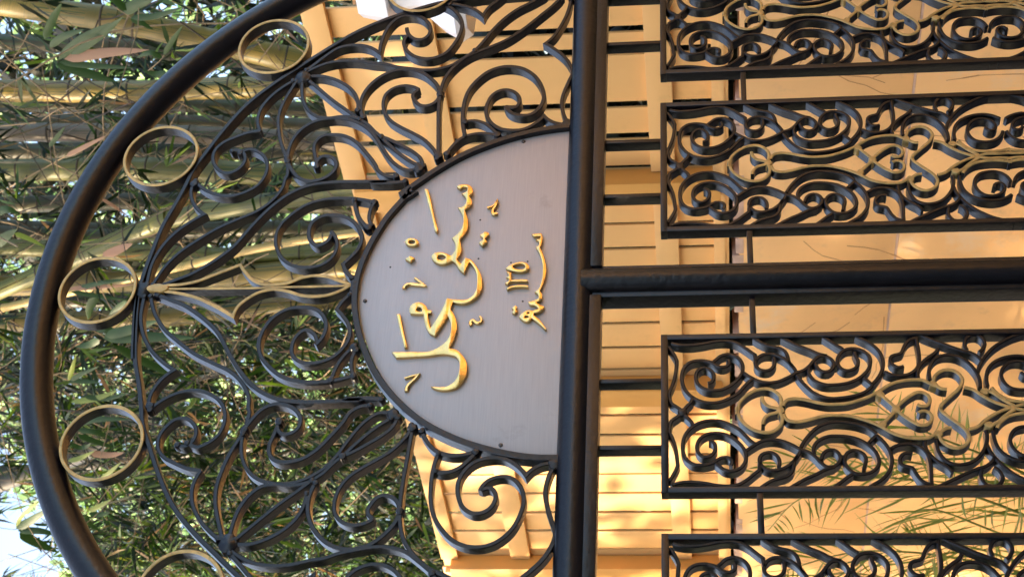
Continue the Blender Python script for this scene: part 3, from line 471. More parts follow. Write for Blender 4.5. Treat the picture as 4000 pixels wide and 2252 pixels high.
BW, BD = 0.0075, 0.0210
inner = parse(INNER)
innerR = inner + [(0.703, 0.095, False), (0.709, 0.02, False), (0.711, -0.12, False)]
for P in (innerR, mir(innerR[3:])):
    mb = MB(AO); strip(mb, cr_spline(P), 0.0086, -0.001, 0.024); mb.build('inner_arch_bar', [BLACK], arch)
for nm, s in ARCH.items():
    P = parse(s)
    for Q in (P, mir(P)):
        mb = MB(AO); L = cr_spline(Q)
        strip(mb, L, BW * rng.uniform(0.95, 1.08), 0.0006 * rng.uniform(0, 1.5), BD)
        for e in (0, -1):
            if not Q[e][2]: blob(mb, L[e], 0.0062 * rng.uniform(0.8, 1.2), -0.0006, 0.016, seed=int(abs(L[e][0]) * 1e4) % 997)
        mb.build('scroll', [BLACK], arch)
hub = parse(HUBS)
for i, h in enumerate(hub):
    r = (0.017, 0.009, 0.011, 0.009, 0.018, 0.010, 0.009, 0.008, 0.008)[i]
    for Q in ([h] if i == 4 else [h] + mir([h])):
        mb = MB(AO); blob(mb, Q, r, -0.0012, 0.018, seed=i); mb.build('weld', [BLACK], arch)
RC = [(0.5912, 0.4931), (0.3192, 0.6795), (0.0107, 0.7450), (-0.3045, 0.6746), (-0.578, 0.490), (0.742, 0.205), (-0.731, 0.205)]
for i, (x, z) in enumerate(RC):
    mb = MB(AO); n = 72
    rr = random.Random(i)
    ph = rr.uniform(0, 6)
    L = [(x + 0.0708 * (1 + 0.008 * math.sin(2 * t + ph)) * math.cos(t), z + 0.0708 * (1 - 0.008 * math.sin(2 * t + ph)) * math.sin(t)) for t in [2 * math.pi * k / n for k in range(n)]]
    strip(mb, [(a - 0.0048, b - 0.0008) for a, b in L], 0.0062, -0.007, 0.024, closed=True, mf=1)
    mb.build('gilded_ring', [BLACK, GILT], arch)
# gilded finial on the axis
fin = None
for nm, s in FIN.items():
    mb = MB(AO); strip(mb, cr_spline(parse(s)), 0.0062 if nm != 'c' else 0.0048, -0.0016 if nm != 'c' else -0.0004, 0.022, mf=1)
    o = mb.build('gilded_finial' if fin is None else 'finial_blade', [BLACK, GILT], arch if fin is None else fin)
    if fin is None: fin = o
o = plate_mesh('spear_tip', [cr_spline(parse(FINHEAD), True)], 0.014, 0.0185, [GILT])
o.data.transform(Matrix.Translation(-Vector(AO))); o.parent = fin
# plate surround
pl = [(x, z) for x, z, k in parse(PLATE)]
def offset(P, d):
    out = []
    for i, p in enumerate(P):
        a = P[max(0, i - 1)]; b = P[min(len(P) - 1, i + 1)]
        t = Vector((b[0] - a[0], b[1] - a[1])).normalized(); out.append((p[0] - t.y * d, p[1] + t.x * d))
    return out
pls = cr_spline([(x, z, False) for x, z in pl])
sgn = -1 if Vector(offset(pls, 0.01)[len(pls) // 2]).y > Vector(pls[len(pls) // 2]).y else 1
mb = MB(AO); strip(mb, offset(pls, -sgn * 0.0062), 0.0115, -0.002, 0.026); mb.build('plate_surround', [BLACK], arch)

# ------------------------------------------------------------ the name plate
name_plate = empty('name_plate', (0.0065, 0.008, -0.10), 'half-round brushed steel plate with raised brass Urdu letters', 'name plate')
NO = Vector(name_plate.location)
def np_part(name, loops, yb, th, mats, bevel=0.0008):
    o = plate_mesh(name, loops, yb, th, mats, bevel)
    o.data.transform(Matrix.Translation(-NO)); o.parent = name_plate; return o
outl = offset(pls, sgn * 0.0008)
np_part('steel_sheet', [[(x, max(z, -0.1075)) for x, z in outl]], 0.0105, 0.003, [STEEL], 0.0004)
for nm, loops in LET.items():
    L = [cr_spline(parse(s), True, 0.002) for s in loops]
    kind = {'word': 'letters', 'date': 'letters', 'bar1': 'vowel_mark', 'bar2': 'vowel_mark', 'ring1': 'vowel_mark', 'five': 'numeral', 'three': 'numeral', 'one': 'numeral'}.get(nm, 'letter_dot')
    np_part(kind, L, 0.0088, 0.0092, [BRASS], 0.0008)
for nm, s in LSTR.items():
    mb = MB(tuple(NO)); strip(mb, cr_spline(parse(s), False, 0.0015), 0.0052, 0.001, 0.0078, ch=0.0014, taper=lambda t: 0.75 + 0.5 * t)
    mb.build('vowel_mark', [BRASS], name_plate)
for x, z, k in parse(SCREW):
    mb = MB(tuple(NO)); blob(mb, (x, z), 0.0042, 0.0058, 0.004, seed=3)
    mb.build('screw', [SCREWM], name_plate)
for x, z, k in parse(PIN):
    mb = MB(tuple(NO)); V = [(x + 0.0017 * math.cos(a), 0.0072, z + 0.0017 * math.sin(a)) for a in [2 * math.pi * i / 12 for i in range(12)]]
    V += [(a, 0.0078, c) for a, b, c in V]
    mb.add(V, [tuple(range(12))] + [(i, (i + 1) % 12, 12 + (i + 1) % 12, 12 + i) for i in range(12)])
    mb.build('drill_hole', [HOLE], name_plate)

# ------------------------------------------------------------ the two leaves
PW = 0.30
PH = 1.244                                        # cast panel height
ZP = G_ZP
def leaf(side, label):
    s = 1 if side > 0 else -1
    root = empty('gate_leaf', (s * 0.43, 0.012, -1.95), label, 'gate')
    O = tuple(root.location)
    # top rail
    x0, x1 = (0.030, 0.84) if s > 0 else (-0.84, -0.030)
    mb = MB(O); mb.box((x0, -0.011, -0.1765), (x1, 0.030, -0.150), bev=0.002); mb.build('top_rail', [BLACK], root)
    mb = MB(O); mb.box((x0, -0.008, -1.93), (x1, 0.030, -1.88), bev=0.002); mb.build('bottom_rail', [BLACK], root)
    a, b = (0.0085, 0.0325) if s > 0 else (-0.0330, -0.0085)
    mb = MB(O); mb.box((a, -0.006, -1.95), (b, 0.034, -0.150), bev=0.002); mb.build('stile', [BLACK], root)
    a, b = (0.825, 0.85) if s > 0 else (-0.85, -0.825)
    mb = MB(O); mb.box((a, -0.006, -1.95), (b, 0.030, -0.150), bev=0.002); mb.build('stile', [BLACK], root)
    cs = [s * (G_MID / 2 + PW / 2), s * (G_MID / 2 + PW * 1.5 + G_GAP)]
    for ci, c in enumerate(cs):
        pr = MB(O)
        l, r = c - PW / 2, c + PW / 2
        dy = 0.0255
        pr.box((l, 0.0, ZP - 0.012), (r, dy, ZP), bev=0.0012)
        pr.box((l, 0.0, ZP - PH), (r, dy, ZP - PH + 0.012), bev=0.0012)
        pr.box((l + 0.0004, -0.0003, ZP - PH + 0.011), (l + 0.0105, dy - 0.0004, ZP - 0.011), bev=0.0012)
        pr.box((r - 0.0105, -0.0003, ZP - PH + 0.011), (r - 0.0004, dy - 0.0004, ZP - 0.011), bev=0.0012)
        frame = pr.build('panel_frame', [BLACK], root)
        key = 'cast'
        if key not in cast:
            sc = MB(); gd = MB()
            def put(mbx, tab, w, y0, d, mf):
                for nm, st in tab.items():
                    P = parse(st); A = [(x - 0.0025, z, k) for x, z, k in P]; B = [(-x, z, k) for x, z, k in A]
                    for Q in (A, B):
                        for zz in (0, 1):
                            Q2 = [(x, (z if zz == 0 else -PH - z), k) for x, z, k in Q]
                            strip(mbx, cr_spline(Q2), w, y0, d, mf=mf, ch=0.0016)
            put(sc, PAN, 0.0063, 0.002, 0.021, 0)
            put(gd, GOLD, 0.0060, 0.0006, 0.022, 1)
            for x, z, k in parse(GBLOB):
                for x2 in (x - 0.0025, 0.0025 - x):
                    for z2 in (z, -PH - z): blob(gd, (x2, z2), 0.0078, 0.0018, 0.016, 1, seed=int(x * 9e3))
            for sx in (-1, 1):
                for z2 in (-0.004, -1.276): pass
            blob(sc, (0, -0.0352), 0.009, 0.0022, 0.018, 0, seed=4)
            blob(sc, (0, -PH + 0.0352), 0.009, 0.0022, 0.018, 0, seed=4)
            cast['cast'] = (sc, gd)
        sc, gd = cast['cast']
        if 'me' not in cast:
            o1 = sc.build('scrollwork', [BLACK], frame); o2 = gd.build('gilded_motif', [BLACK, GILT], frame)
            cast['me'] = (o1.data, o2.data)
        else:
            o1 = bpy.data.objects.new('scrollwork', cast['me'][0]); o2 = bpy.data.objects.new('gilded_motif', cast['me'][1])
            for o in (o1, o2): COL.objects.link(o); o.parent = frame
        for o in (o1, o2): o.location = (c - O[0], -O[1], ZP - O[2])
        # bars from the top rail down to the panel, and to the bottom rail
        for fx in (-0.0665, 0.060):
            for z0, z1 in ((ZP - 0.002, -0.170), (-1.89, ZP - PH + 0.004)):
                mb = MB(O); xx = c + fx
                mb.box((xx - 0.004, 0.001, min(z0, z1)), (xx + 0.004, 0.026, max(z0, z1)), bev=0.001)
                mb.build('spacer_bar', [BLACK], root)
    # links between panels and to the stile
    for z in (ZP - 0.157, ZP - 0.70, ZP - 1.15):
        for xa, xb in ((0.030, G_MID / 2 + 0.002), (G_MID / 2 + PW - 0.002, G_MID / 2 + PW + G_GAP + 0.002), (G_MID / 2 + 2 * PW + G_GAP - 0.002, 0.828)):
            mb = MB(O); mb.box((min(s * xa, s * xb), 0.002, z - 0.005), (max(s * xa, s * xb), 0.024, z + 0.005), bev=0.001)
            mb.build('link_bar', [BLACK], root)
    return root
cast = {}
lr = leaf(1, 'right gate leaf with cast scroll panels and gilded motifs')
ll = leaf(-1, 'left gate leaf with cast scroll panels and gilded motifs, palm fronds showing through it')
lr['label'] = 'gate leaf in the upper half of the photo, its scroll panels against plain wall'
ll['label'] = 'gate leaf in the lower half of the photo, palm fronds behind its scroll panels'
# the rounded cover strip that closes the meeting of the leaves, on the left leaf
mb = MB(tuple(ll.location)); n = 18; V = []
prof = []
for i in range(n + 1):
    a = math.pi * i / n; prof.append((0.0 - 0.0235 * math.cos(a) * 1.0, -0.004 - 0.020 * math.sin(a) ** 0.8))
prof = [(-0.0235, 0.004)] + prof + [(0.0235, 0.004)]
for z in (-1.94, -0.141):
    V += [(x + 0.0005, y, z) for x, y in prof]
k = len(prof)
F = [(i, i + 1, k + i + 1, k + i) for i in range(k - 1)] + [tuple(reversed(range(k))), tuple(range(k, 2 * k)), (k - 1, 0, k, 2 * k - 1)]
mb.add(V, F); mb.build('cover_strip', [BLACK], ll)

# gate posts beyond the frame on either side
for s, lb in ((1, 'square black gate post carrying the right end of the arch'), (-1, 'square black gate post carrying the left end of the arch')):
    mb = MB((s * 0.875, 0.01, -2.0)); mb.box((s * 0.875 - 0.02 + 0.0, -0.03, -2.0), (s * 0.875 + 0.05, 0.05, -0.13), bev=0.003)
    o = mb.build('gate_post', [BLACK]); o.location = (s * 0.875 + 0.008 * s, 0.01, -2.0); tag(o, lb, 'gate post')

# ------------------------------------------------------------ yellow fence on its wall (runs away from the gate)
C = Vector(CAM_LOC)
FD = Vector((-0.123, 0.992, 0)).normalized(); FN = Vector((FD.y, -FD.x, 0)).normalized()   # along / away from the camera
K = 3.7
def W(s, k, z): return C + FD * (s - 0) + FN * k + Vector((0, 0, 0))  # unused z
def fp(s, k, z):                                  # s along the fence, k metres behind the camera's plane, z height
    p = Vector((C.x, C.y, 0)) + FD * s + FN * k; return (p.x, p.y, z)
S0 = C.x * FD.x + C.y * FD.y
def sz(s2, z2):                                   # reference values measured at k = 2 -> this fence
    return (s2 - S0) * K / 2, C.z + (z2 - C.z) * K / 2
def fbox(mb, s0, s1, k0, k1, z0, z1, bev=0.0, mi=0, ztilt=0.0):
    t = MB(); t.box((s0, k0, z0), (s1, k1, z1), bev=bev)
    V = [fp(a, b, c + ztilt * (a - s0)) for a, b, c in t.v]; mb.add(V, t.f, mi)
fence = empty('board_fence', fp(2.2, K, -0.44), 'fence of upright yellow painted boards nailed behind three rails', 'fence')
FO = tuple(fence.location)
_, ZT = sz(0, 0.270); _, ZR1 = sz(0, 0.240); _, ZR2 = sz(0, 0.068); _, ZR3 = sz(0, -0.310); _, ZB = sz(0, -0.376); _, ZG = sz(0, -0.401); _, ZW = sz(0, -0.409); ZW -= 0.014
posts = [sz(q, 0)[0] for q in (-1.15, -0.7, -0.129, 0.462, 1.146, 1.85, 2.6, 3.4)]
rb = random.Random(11)
gaps = [sz(q, 0)[0] for q in (-0.442, -0.396, -0.279, -0.206, -0.129, -0.061, 0.013, 0.079, 0.15, 0.225, 0.297, 0.373, 0.442, 0.521, 0.598, 0.669, 0.741, 0.814, 0.888, 0.965, 1.042, 1.121)]
g0 = gaps[1]; first = []
x = gaps[0]
while x > -2.4: x -= 0.138; first.append(x)
gaps = sorted(first) + gaps
x = gaps[-1]
while x < 9: x += 0.143; gaps.append(x)
for i in range(len(gaps) - 1):
    a, b = gaps[i], gaps[i + 1]
    # the gaps open wider towards the near end, as in the photo
    w = 0.027 if a < sz(-0.15, 0)[0] else rb.choice([0.012, 0.014, 0.015, 0.018])
    mb = MB(FO); top = ZT + rb.uniform(-0.012, 0.016) + 0.02 * (a / 6)
    kk = K + 0.018 + rb.uniform(0, 0.003)
    fbox(mb, a + w / 2, b - w / 2, kk, kk + 0.009, ZB + rb.uniform(-0.006, 0.006), top, bev=0.0015)
    mb.build('board', [YEL], fence)
for i in range(len(posts) - 1):
    a, b = posts[i] + 0.105, posts[i + 1] - 0.004
    for zz, h in ((ZR1, 0.075), (ZR2, 0.085), (ZR3, 0.078)):
        mb = MB(FO); z = zz + rb.uniform(-0.003, 0.003)
        fbox(mb, a, b, K - 0.006, K + 0.0175, z, z + h, bev=0.002, ztilt=rb.uniform(-0.003, 0.003)); mb.build('rail', [YEL], fence)
for i, s in enumerate(posts):
    mb = MB(FO); fbox(mb, s, s + 0.10, K - 0.055, K + 0.0165, ZB - 0.02, ZT - 0.02, bev=0.003); mb.build('post', [YELD], fence)
mb = MB(FO); fbox(mb, -2.4, 9, K - 0.012, K + 0.12, ZG, ZB + 0.004, bev=0.003); mb.build('bottom_beam', [YEL], fence)
mb = MB(FO); fbox(mb, -2.4, 9, K - 0.018, K - 0.0125, ZG + 0.012, ZB - 0.016, bev=0.001); mb.build('beam_strip', [YEL], fence)

wall = empty('plastered_wall', fp(2.2, K + 0.05, -2.0), 'yellow plastered garden wall with hairline cracks under the board fence', 'wall')
WO = tuple(wall.location)
mb = MB(WO)
zj = sz(0, -0.70)[1]
# the wall stands in two lifts with a pale joint between them
fbox(mb, -2.4, 9, K - 0.02, K + 0.18, zj + 0.004, ZW - 0.004, bev=0.004)
fbox(mb, -2.4, 9, K - 0.02, K + 0.18, -2.0, zj - 0.004, bev=0.004)
fbox(mb, -2.39, 8.99, K - 0.014, K + 0.16, zj - 0.01, zj + 0.01)
mb.build('plaster', [WALL], wall)
mb = MB(WO); fbox(mb, -2.38, 8.98, K - 0.0185, K - 0.0138, zj - 0.0035, zj + 0.0035); mb.build('joint', [PINK], wall)
# crumbling mortar edge along the top
mb = MB(WO); t = -2.4; rr = random.Random(5); V = []; F = []
while t < 9:
    w = rr.uniform(0.03, 0.12); h = rr.choice([0.0, 0.0, 0.006, 0.012, 0.018]) * rr.uniform(0.6, 1.2)
    if h: fbox(mb, t, t + w * 0.9, K - 0.0215, K + 0.10, ZW - 0.02, ZW + h, bev=0.003)
    t += w
mb.build('mortar_edge', [PINK], wall)
# cracks: thin sunken lines of darker plaster
mb = MB(WO)
for k in range(90):
    s = rr.uniform(0.5, 7); z = rr.uniform(-1.5, ZW - 0.06); a = rr.uniform(-1.3, 1.3)
    p = [(s, z)]
    for j in range(rr.randint(3, 7)):
        a += rr.uniform(-0.35, 0.35); L = rr.uniform(0.03, 0.07); p.append((p[-1][0] + L * math.sin(a), p[-1][1] - L * math.cos(a)))
    for (a0, b0), (a1, b1) in zip(p, p[1:]):
        t = Vector((a1 - a0, b1 - b0)).normalized() * rr.uniform(0.0010, 0.0022); nx, nz = -t.y, t.x
        if max(b0, b1) > ZW - 0.03: continue
        V = [fp(a0 + nx, K - 0.0206, b0 + nz), fp(a1 + nx, K - 0.0206, b1 + nz), fp(a1 - nx, K - 0.0206, b1 - nz), fp(a0 - nx, K - 0.0206, b0 - nz),
             fp(a0 + nx, K - 0.0195, b0 + nz), fp(a1 + nx, K - 0.0195, b1 + nz), fp(a1 - nx, K - 0.0195, b1 - nz), fp(a0 - nx, K - 0.0195, b0 - nz)]
        mb.add(V, [(0, 1, 2, 3), (4, 5, 1, 0), (3, 2, 6, 7), (7, 6, 5, 4)])
CRACK = mat('crack_stain', (0.45, 0.22, 0.085), rough=0.9); mb.build('crack', [CRACK], wall)

# white lantern fixed to the near end of the fence
lan = empty('white_lantern', LAN, 'white faceted lantern hung on the yellow fence at the picture edge', 'lantern')
def frustum(name, zs, n=8, mats=(WHITE,), rot=0.2):
    mb = MB(); V = []
    for z, r in zs:
        for k in range(n): a = 2 * math.pi * (k + 0.5) / n + rot; V.append((r * math.cos(a), r * math.sin(a), z))
    F = [(j * n + k, j * n + (k + 1) % n, (j + 1) * n + (k + 1) % n, (j + 1) * n + k) for j in range(len(zs) - 1) for k in range(n)]
    F += [tuple(reversed(range(n))), tuple((len(zs) - 1) * n + k for k in range(n))]
    mb.add(V, F); return mb.build(name, list(mats), lan, 20)

# ------------------------------------------------------------ ground, sky is the world
mb = MB(); mb.add([(-400, -400, -2.0), (400, -400, -2.0), (400, 400, -2.0), (-400, 400, -2.0)], [(0, 1, 2, 3)])
tag(mb.build('ground', [GRASSM]), kind='structure')
mb = MB(); mb.add([(-9, -9, -1.996), (2.0, -9, -1.996), (1.6, 12, -1.996), (-5, 12, -1.996)], [(0, 1, 2, 3)])
tag(mb.build('driveway', [GROUND]), kind='structure')
# lantern: octagonal cap, lamp body and flared skirt, standing against the boards
frustum('lantern_cap', [(0.060, 0.110), (0.145, 0.088), (0.150, 0.02)])
frustum('lantern_body', [(-0.040, 0.070), (0.061, 0.075)])
frustum('lantern_skirt', [(-0.160, 0.150), (-0.130, 0.168), (-0.085, 0.140), (-0.039, 0.095)])
mb = MB(); mb.box((-0.02, -0.02, -0.05), (0.15, 0.02, 0.0)); lb_ = mb.build('wall_bracket', [WHITE], lan); lb_.rotation_euler = (0, 0, math.atan2(FN.y, FN.x))

# ------------------------------------------------------------ bamboo culms
def catmull3(P, step=0.08):
    P = [Vector(p) for p in P]; out = []
    for i in range(len(P) - 1):
        a, b = P[i], P[i + 1]; p0 = P[i - 1] if i else a * 2 - b; p3 = P[i + 2] if i + 2 < len(P) else b * 2 - a
        n = max(2, int((b - a).length / step))
        for j in range(n):
            t = j / n
            out.append(0.5 * ((2 * a) + (b - p0) * t + (2 * p0 - 5 * a + 4 * b - p3) * t * t + (3 * a - p0 - 3 * b + p3) * t**3))
    out.append(P[-1]); return out
CL = ['thick leaning yellow bamboo culm crossing above the topmost rings', 'straight yellow bamboo culm with a sunlit patch, second thick one from the top',
      'weathered tan bamboo culm behind the second gilded ring', 'greenish bamboo culm with dark stripes under the tan one',
      'bright green bamboo culm slanting behind the scrollwork right of the apex', 'narrow olive bamboo culm squeezed above the tan culm',
      'straight olive bamboo culm under the striped green one', 'pale green bamboo culm just above the gilded finial',
      'thin golden cane slanting in front of the culms above the finial', 'stout yellow bamboo culm directly behind the gilded finial',
      'lowest yellow bamboo culm, bordering the mass of leaves', 'dark brown bamboo culm leaning steeply through the leaves',
      'thin dark culm low among the leaves behind the lower gilded ring', 'olive culm in shade just under the leaning yellow one',
      'dim olive culm behind the two straight culms', 'dim olive culm behind the bright green slanting culm',
      'shaded olive culm left of the apex of the arch', 'shaded olive culm between the tan and the green culm', 'dark culm in deep shade behind the finial']
for ci, (tint, rad, P) in enumerate(CULMS):
    rad *= 1.15
    P = [Vector(p) for p in P]
    if P[0].z < P[-1].z: P.reverse()                       # top first
    d0 = (P[0] - P[1]).normalized(); d1 = (P[-1] - P[-2]).normalized()
    top = P[0] + d0 * ((7.5 - P[0].z) / max(0.25, d0.z)) if d0.z > 0.1 else P[0] + d0 * 2.5
    bot = P[-1] + d1 * min(6, (P[-1].z + 2.0) / max(0.3, -d1.z)) if d1.z < -0.1 else P[-1] + d1 * 2
    fullp = catmull3([top] + P + [bot], 0.03)
    root = empty('bamboo_culm', (bot.x, bot.y, bot.z), CL[ci], 'bamboo', 'bamboo culms behind the arch')
    rr = random.Random(ci + 40); L = 0; nxt = rr.uniform(0.05, 0.3); radii = []; uvs = []; nodes = []; seg0 = 0
    prev = fullp[0]; step = rr.uniform(0.26, 0.36)
    near = []
    for i, p in enumerate(fullp):
        L += (p - prev).length; prev = p
        near.append(L); uvs.append(L)
    Ltot = L; q = nxt
    while q < Ltot: nodes.append(q); q += step * rr.uniform(0.85, 1.15)
    def rf(t, i, near=near, nodes=nodes, rad=rad):
        l = near[i]; d = min([abs(l - a) for a in nodes] or [1])
        return rad * (1.0 + 0.10 * math.exp(-(d / 0.022)**2)) * (0.9 + 0.1 * t)
    mb = MB(tuple(root.location)); seg = 20
    tube3(mb, fullp, rf, seg=seg)
    o = mb.build('stalk', [BAM[tint]], root, 60)
    uvl = o.data.uv_layers.new(name='UVMap')
    for poly in o.data.polygons:
        vs = [o.data.loops[li].vertex_index for li in poly.loop_indices]
        ks = [v % seg for v in vs]; wrap = max(ks) == seg - 1 and min(ks) == 0
        for li, v in zip(poly.loop_indices, vs):
            kk = v % seg; kk = seg if (wrap and kk == 0) else kk
            ii = min(v // seg, len(near) - 1); l = near[ii]
            nd = sum(1 for a in nodes if a < l)
            uvl.data[li].uv = (kk / seg + nd * 3.37 + ci, l * 0.6)
    for a in nodes:
        i = min(range(len(near)), key=lambda k: abs(near[k] - a)); i = min(max(i, 1), len(fullp) - 2)
        t = (fullp[i + 1] - fullp[i - 1]).normalized(); c = fullp[i]
        if c.z < -0.6 or c.z > 5.5: continue
        mb = MB(tuple(root.location)); r0 = rf(0.5, i) * 0.985
        tube3(mb, [c - t * 0.006, c - t * 0.003, c + t * 0.003, c + t * 0.006], lambda tt, k, r0=r0: r0 * (1.0, 1.045, 1.045, 1.0)[k], seg=20)
        mb.build('node_ring', [NODEM], root, 60)

# ------------------------------------------------------------ leaves
def leaf_geo(mb, base, tip, w, sag=0.06, mi=0, side=None, nseg=4):
    base = Vector(base); tip = Vector(tip); d = tip - base; L = d.length
    if side is None: side = d.cross(Vector((rng.uniform(-1, 1), rng.uniform(-1, 1), rng.uniform(-0.4, 1))))
    if side.length < 1e-6: side = d.cross(Vector((1, 0, 0)))
    side = side.normalized(); up = side.cross(d).normalized()
    V = [tuple(base)]; F = []
    ws = {4: (0.75, 1.0, 0.62), 3: (1.0, 0.7), 2: (1.0,)}[nseg]
    for j, q in enumerate(ws):
        t = (j + 1) / nseg; c = base + d * t + up * (sag * L * 4 * t * (1 - t))
        V += [tuple(c + side * (w / 2 * q)), tuple(c - side * (w / 2 * q))]
    V.append(tuple(tip)); F.append((0, 1, 2))
    for j in range(len(ws) - 1): F.append((1 + 2 * j, 3 + 2 * j, 4 + 2 * j, 2 + 2 * j))
    k = 2 * len(ws); F.append((k - 1, k + 1, k))
    mb.add(V, F, mi)

def folded_leaf(mb, P, w):
    """a full blade with a folded midrib, through base, middle and tip"""
    Q = catmull3(P, max(0.004, (Vector(P[0]) - Vector(P[-1])).length / 12)); n = len(Q)
    view = (Q[0] - C).normalized(); V = []; F = []
    for i, c in enumerate(Q):
        t = i / (n - 1); tt = (Q[min(i + 1, n - 1)] - Q[max(i - 1, 0)]).normalized()
        s = tt.cross(view + Vector((0.2, 0.1, 0.5)) * 0.6).normalized(); u = s.cross(tt)
        ww = w / 2 * min(1, (t / 0.12)) ** 0.7 * (1 - t ** 3.2) + 0.0006
        V += [tuple(c + s * ww + u * ww * 0.25), tuple(c), tuple(c - s * ww + u * ww * 0.25)]
    for i in range(n - 1):
        F += [(3 * i, 3 * i + 3, 3 * i + 4, 3 * i + 1), (3 * i + 1, 3 * i + 4, 3 * i + 5, 3 * i + 2)]
    mb.add(V, F)
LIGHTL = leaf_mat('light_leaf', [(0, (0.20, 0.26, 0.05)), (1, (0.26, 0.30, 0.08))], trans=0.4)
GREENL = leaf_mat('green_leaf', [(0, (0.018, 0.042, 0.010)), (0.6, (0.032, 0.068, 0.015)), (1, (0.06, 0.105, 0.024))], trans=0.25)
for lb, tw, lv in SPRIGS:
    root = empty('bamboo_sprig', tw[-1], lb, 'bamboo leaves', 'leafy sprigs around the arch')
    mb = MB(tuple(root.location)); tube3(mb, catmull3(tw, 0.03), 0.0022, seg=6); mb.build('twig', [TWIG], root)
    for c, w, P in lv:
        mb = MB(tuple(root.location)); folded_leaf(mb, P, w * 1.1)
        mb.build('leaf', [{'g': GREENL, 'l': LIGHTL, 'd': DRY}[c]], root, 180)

def spray(mb, tw, p, d, n, L, w):
    """a twig end with a fan of blades"""
    d = d.normalized()
    for j in range(n):
        a = rng.uniform(-1, 1)
        dd = (d + Vector((rng.uniform(-1, 1), rng.uniform(-1, 1), rng.uniform(-1, 0.6))) * 0.75).normalized()
        b = p + d * rng.uniform(-0.10, 0.02)
        leaf_geo(mb, b, b + dd * L * rng.uniform(0.6, 1.15), w * rng.uniform(0.7, 1.2), sag=rng.uniform(0.0, 0.10), nseg=3)
def inside(s, k, z): return Vector(fp(s + S0 * 0, k, z))
# fp measures s from the camera: s = 0 is straight across from it
leafmb = MB(); twigmb = MB(); dtwig = MB()
CS = S0                                              # camera's own s
for i in range(6000):
    k = rng.uniform(4.9, 8.6)
    dense = rng.random() < 0.84
    u = rng.uniform(1.19, 1.95) if dense else rng.uniform(0.6, 1.22)      # direction along the fence, seen from the gate
    s = u * k
    z = C.z + rng.uniform(0.22, 0.93) * k
    p = inside(s, k, z)
    v = (z - C.z) / k
    if u > 1.38 and v > 0.775 + rng.uniform(-0.02, 0.03) and rng.random() < 0.94: continue       # open sky beyond the top of the clump
    if mnoise.noise(p * 1.5) > 0.22 and dense: continue
    d = Vector((rng.uniform(-1, 1), rng.uniform(-1, 1), rng.uniform(-1.9, 0.4)))
    spray(leafmb, twigmb, p, d, rng.randint(5, 10), 0.23, 0.0185)
    if i % 3 == 0:
        L = rng.uniform(0.3, 1.0); e = p - d.normalized() * L + Vector((0, 0, rng.uniform(-0.2, 0.3)))
        m_ = (p + e) / 2 + Vector((rng.uniform(-.06, .06), rng.uniform(-.06, .06), rng.uniform(-.06, .06)))
        tube3(twigmb if i % 6 else dtwig, [p, m_, e], rng.uniform(0.0018, 0.004), seg=4, cap=False)
tag(leafmb.build('bamboo_foliage', [LEAF], None, None), kind='stuff')
# loose dry twigs and side branches tangled through the culms
for i in range(700):
    k = rng.uniform(4.9, 7.2); u = rng.uniform(0.6, 1.4); z = C.z + rng.uniform(0.2, 0.9) * k
    p = inside(u * k, k, z); L = rng.uniform(0.25, 1.3)
    d = Vector((rng.uniform(-.4, .4), rng.uniform(-1, 1), rng.uniform(-1, 1))).normalized()
    q = p + d * L; m_ = (p + q) / 2 + Vector((rng.uniform(-.1, .1), rng.uniform(-.1, .1), rng.uniform(-.1, .1))) * L
    tube3(twigmb if rng.random() < 0.6 else dtwig, catmull3([p, m_, q], 0.12), rng.uniform(0.0015, 0.0040), seg=5, cap=False)
tag(twigmb.build('dry_twigs', [TWIG], None, 60), kind='stuff')
tag(dtwig.build('dark_twigs', [TWIGD], None, 60), kind='stuff')
# thicket behind the culms, its deep shade put into the leaf colour
mb = MB()
for i in range(32000):
    k = rng.uniform(8.6, 11.0); u = rng.uniform(0.45, 2.1); z = C.z + rng.uniform(-0.05, 0.98) * k
    p = inside(u * k, k, z)
    if u > 1.38 and (p.z - C.z) / k > 0.76: continue
    if u > 1.2 and (rng.random() < 0.30 or mnoise.noise(p * 0.9) > 0.17): continue
    d = Vector((rng.uniform(-1, 1), rng.uniform(-1, 1), rng.uniform(-1, 0.5))).normalized() * rng.uniform(0.18, 0.34)
    leaf_geo(mb, p, p + d, rng.uniform(0.05, 0.09), nseg=2)
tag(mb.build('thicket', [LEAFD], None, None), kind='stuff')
# shrubs close behind the fence, seen as dark slits between the boards
mb = MB()
for i in range(9000):
    k = rng.uniform(4.05, 4.7); s = rng.uniform(2.2, 8.5); p = inside(s, k, rng.uniform(-0.6, 0.72))
    d = Vector((rng.uniform(-1, 1), rng.uniform(-1, 1), rng.uniform(-1, 0.5))).normalized() * rng.uniform(0.12, 0.24)
    leaf_geo(mb, p, p + d, rng.uniform(0.04, 0.08), nseg=2)
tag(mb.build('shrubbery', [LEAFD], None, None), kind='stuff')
# sunlit trees well beyond
mb = MB()
for i in range(34000):
    k = rng.uniform(16, 22); u = rng.uniform(0.4, 2.2)
    vt = 1.0 - 0.235 * min(1, max(0, (u - 1.28) / 0.12)) + 0.03 * math.sin(u * 31) + 0.02 * math.sin(u * 77)
    z = C.z + k * (-0.05 + (vt + 0.05) * rng.random() ** 0.9)
    p = inside(u * k, k, z)
    d = Vector((rng.uniform(-1, 1), rng.uniform(-1, 1), rng.uniform(-1, 1))).normalized() * rng.uniform(0.25, 0.45)
    leaf_geo(mb, p, p + d, rng.uniform(0.12, 0.2), nseg=2)
tag(mb.build('far_trees', [FAR], None, None), kind='stuff')

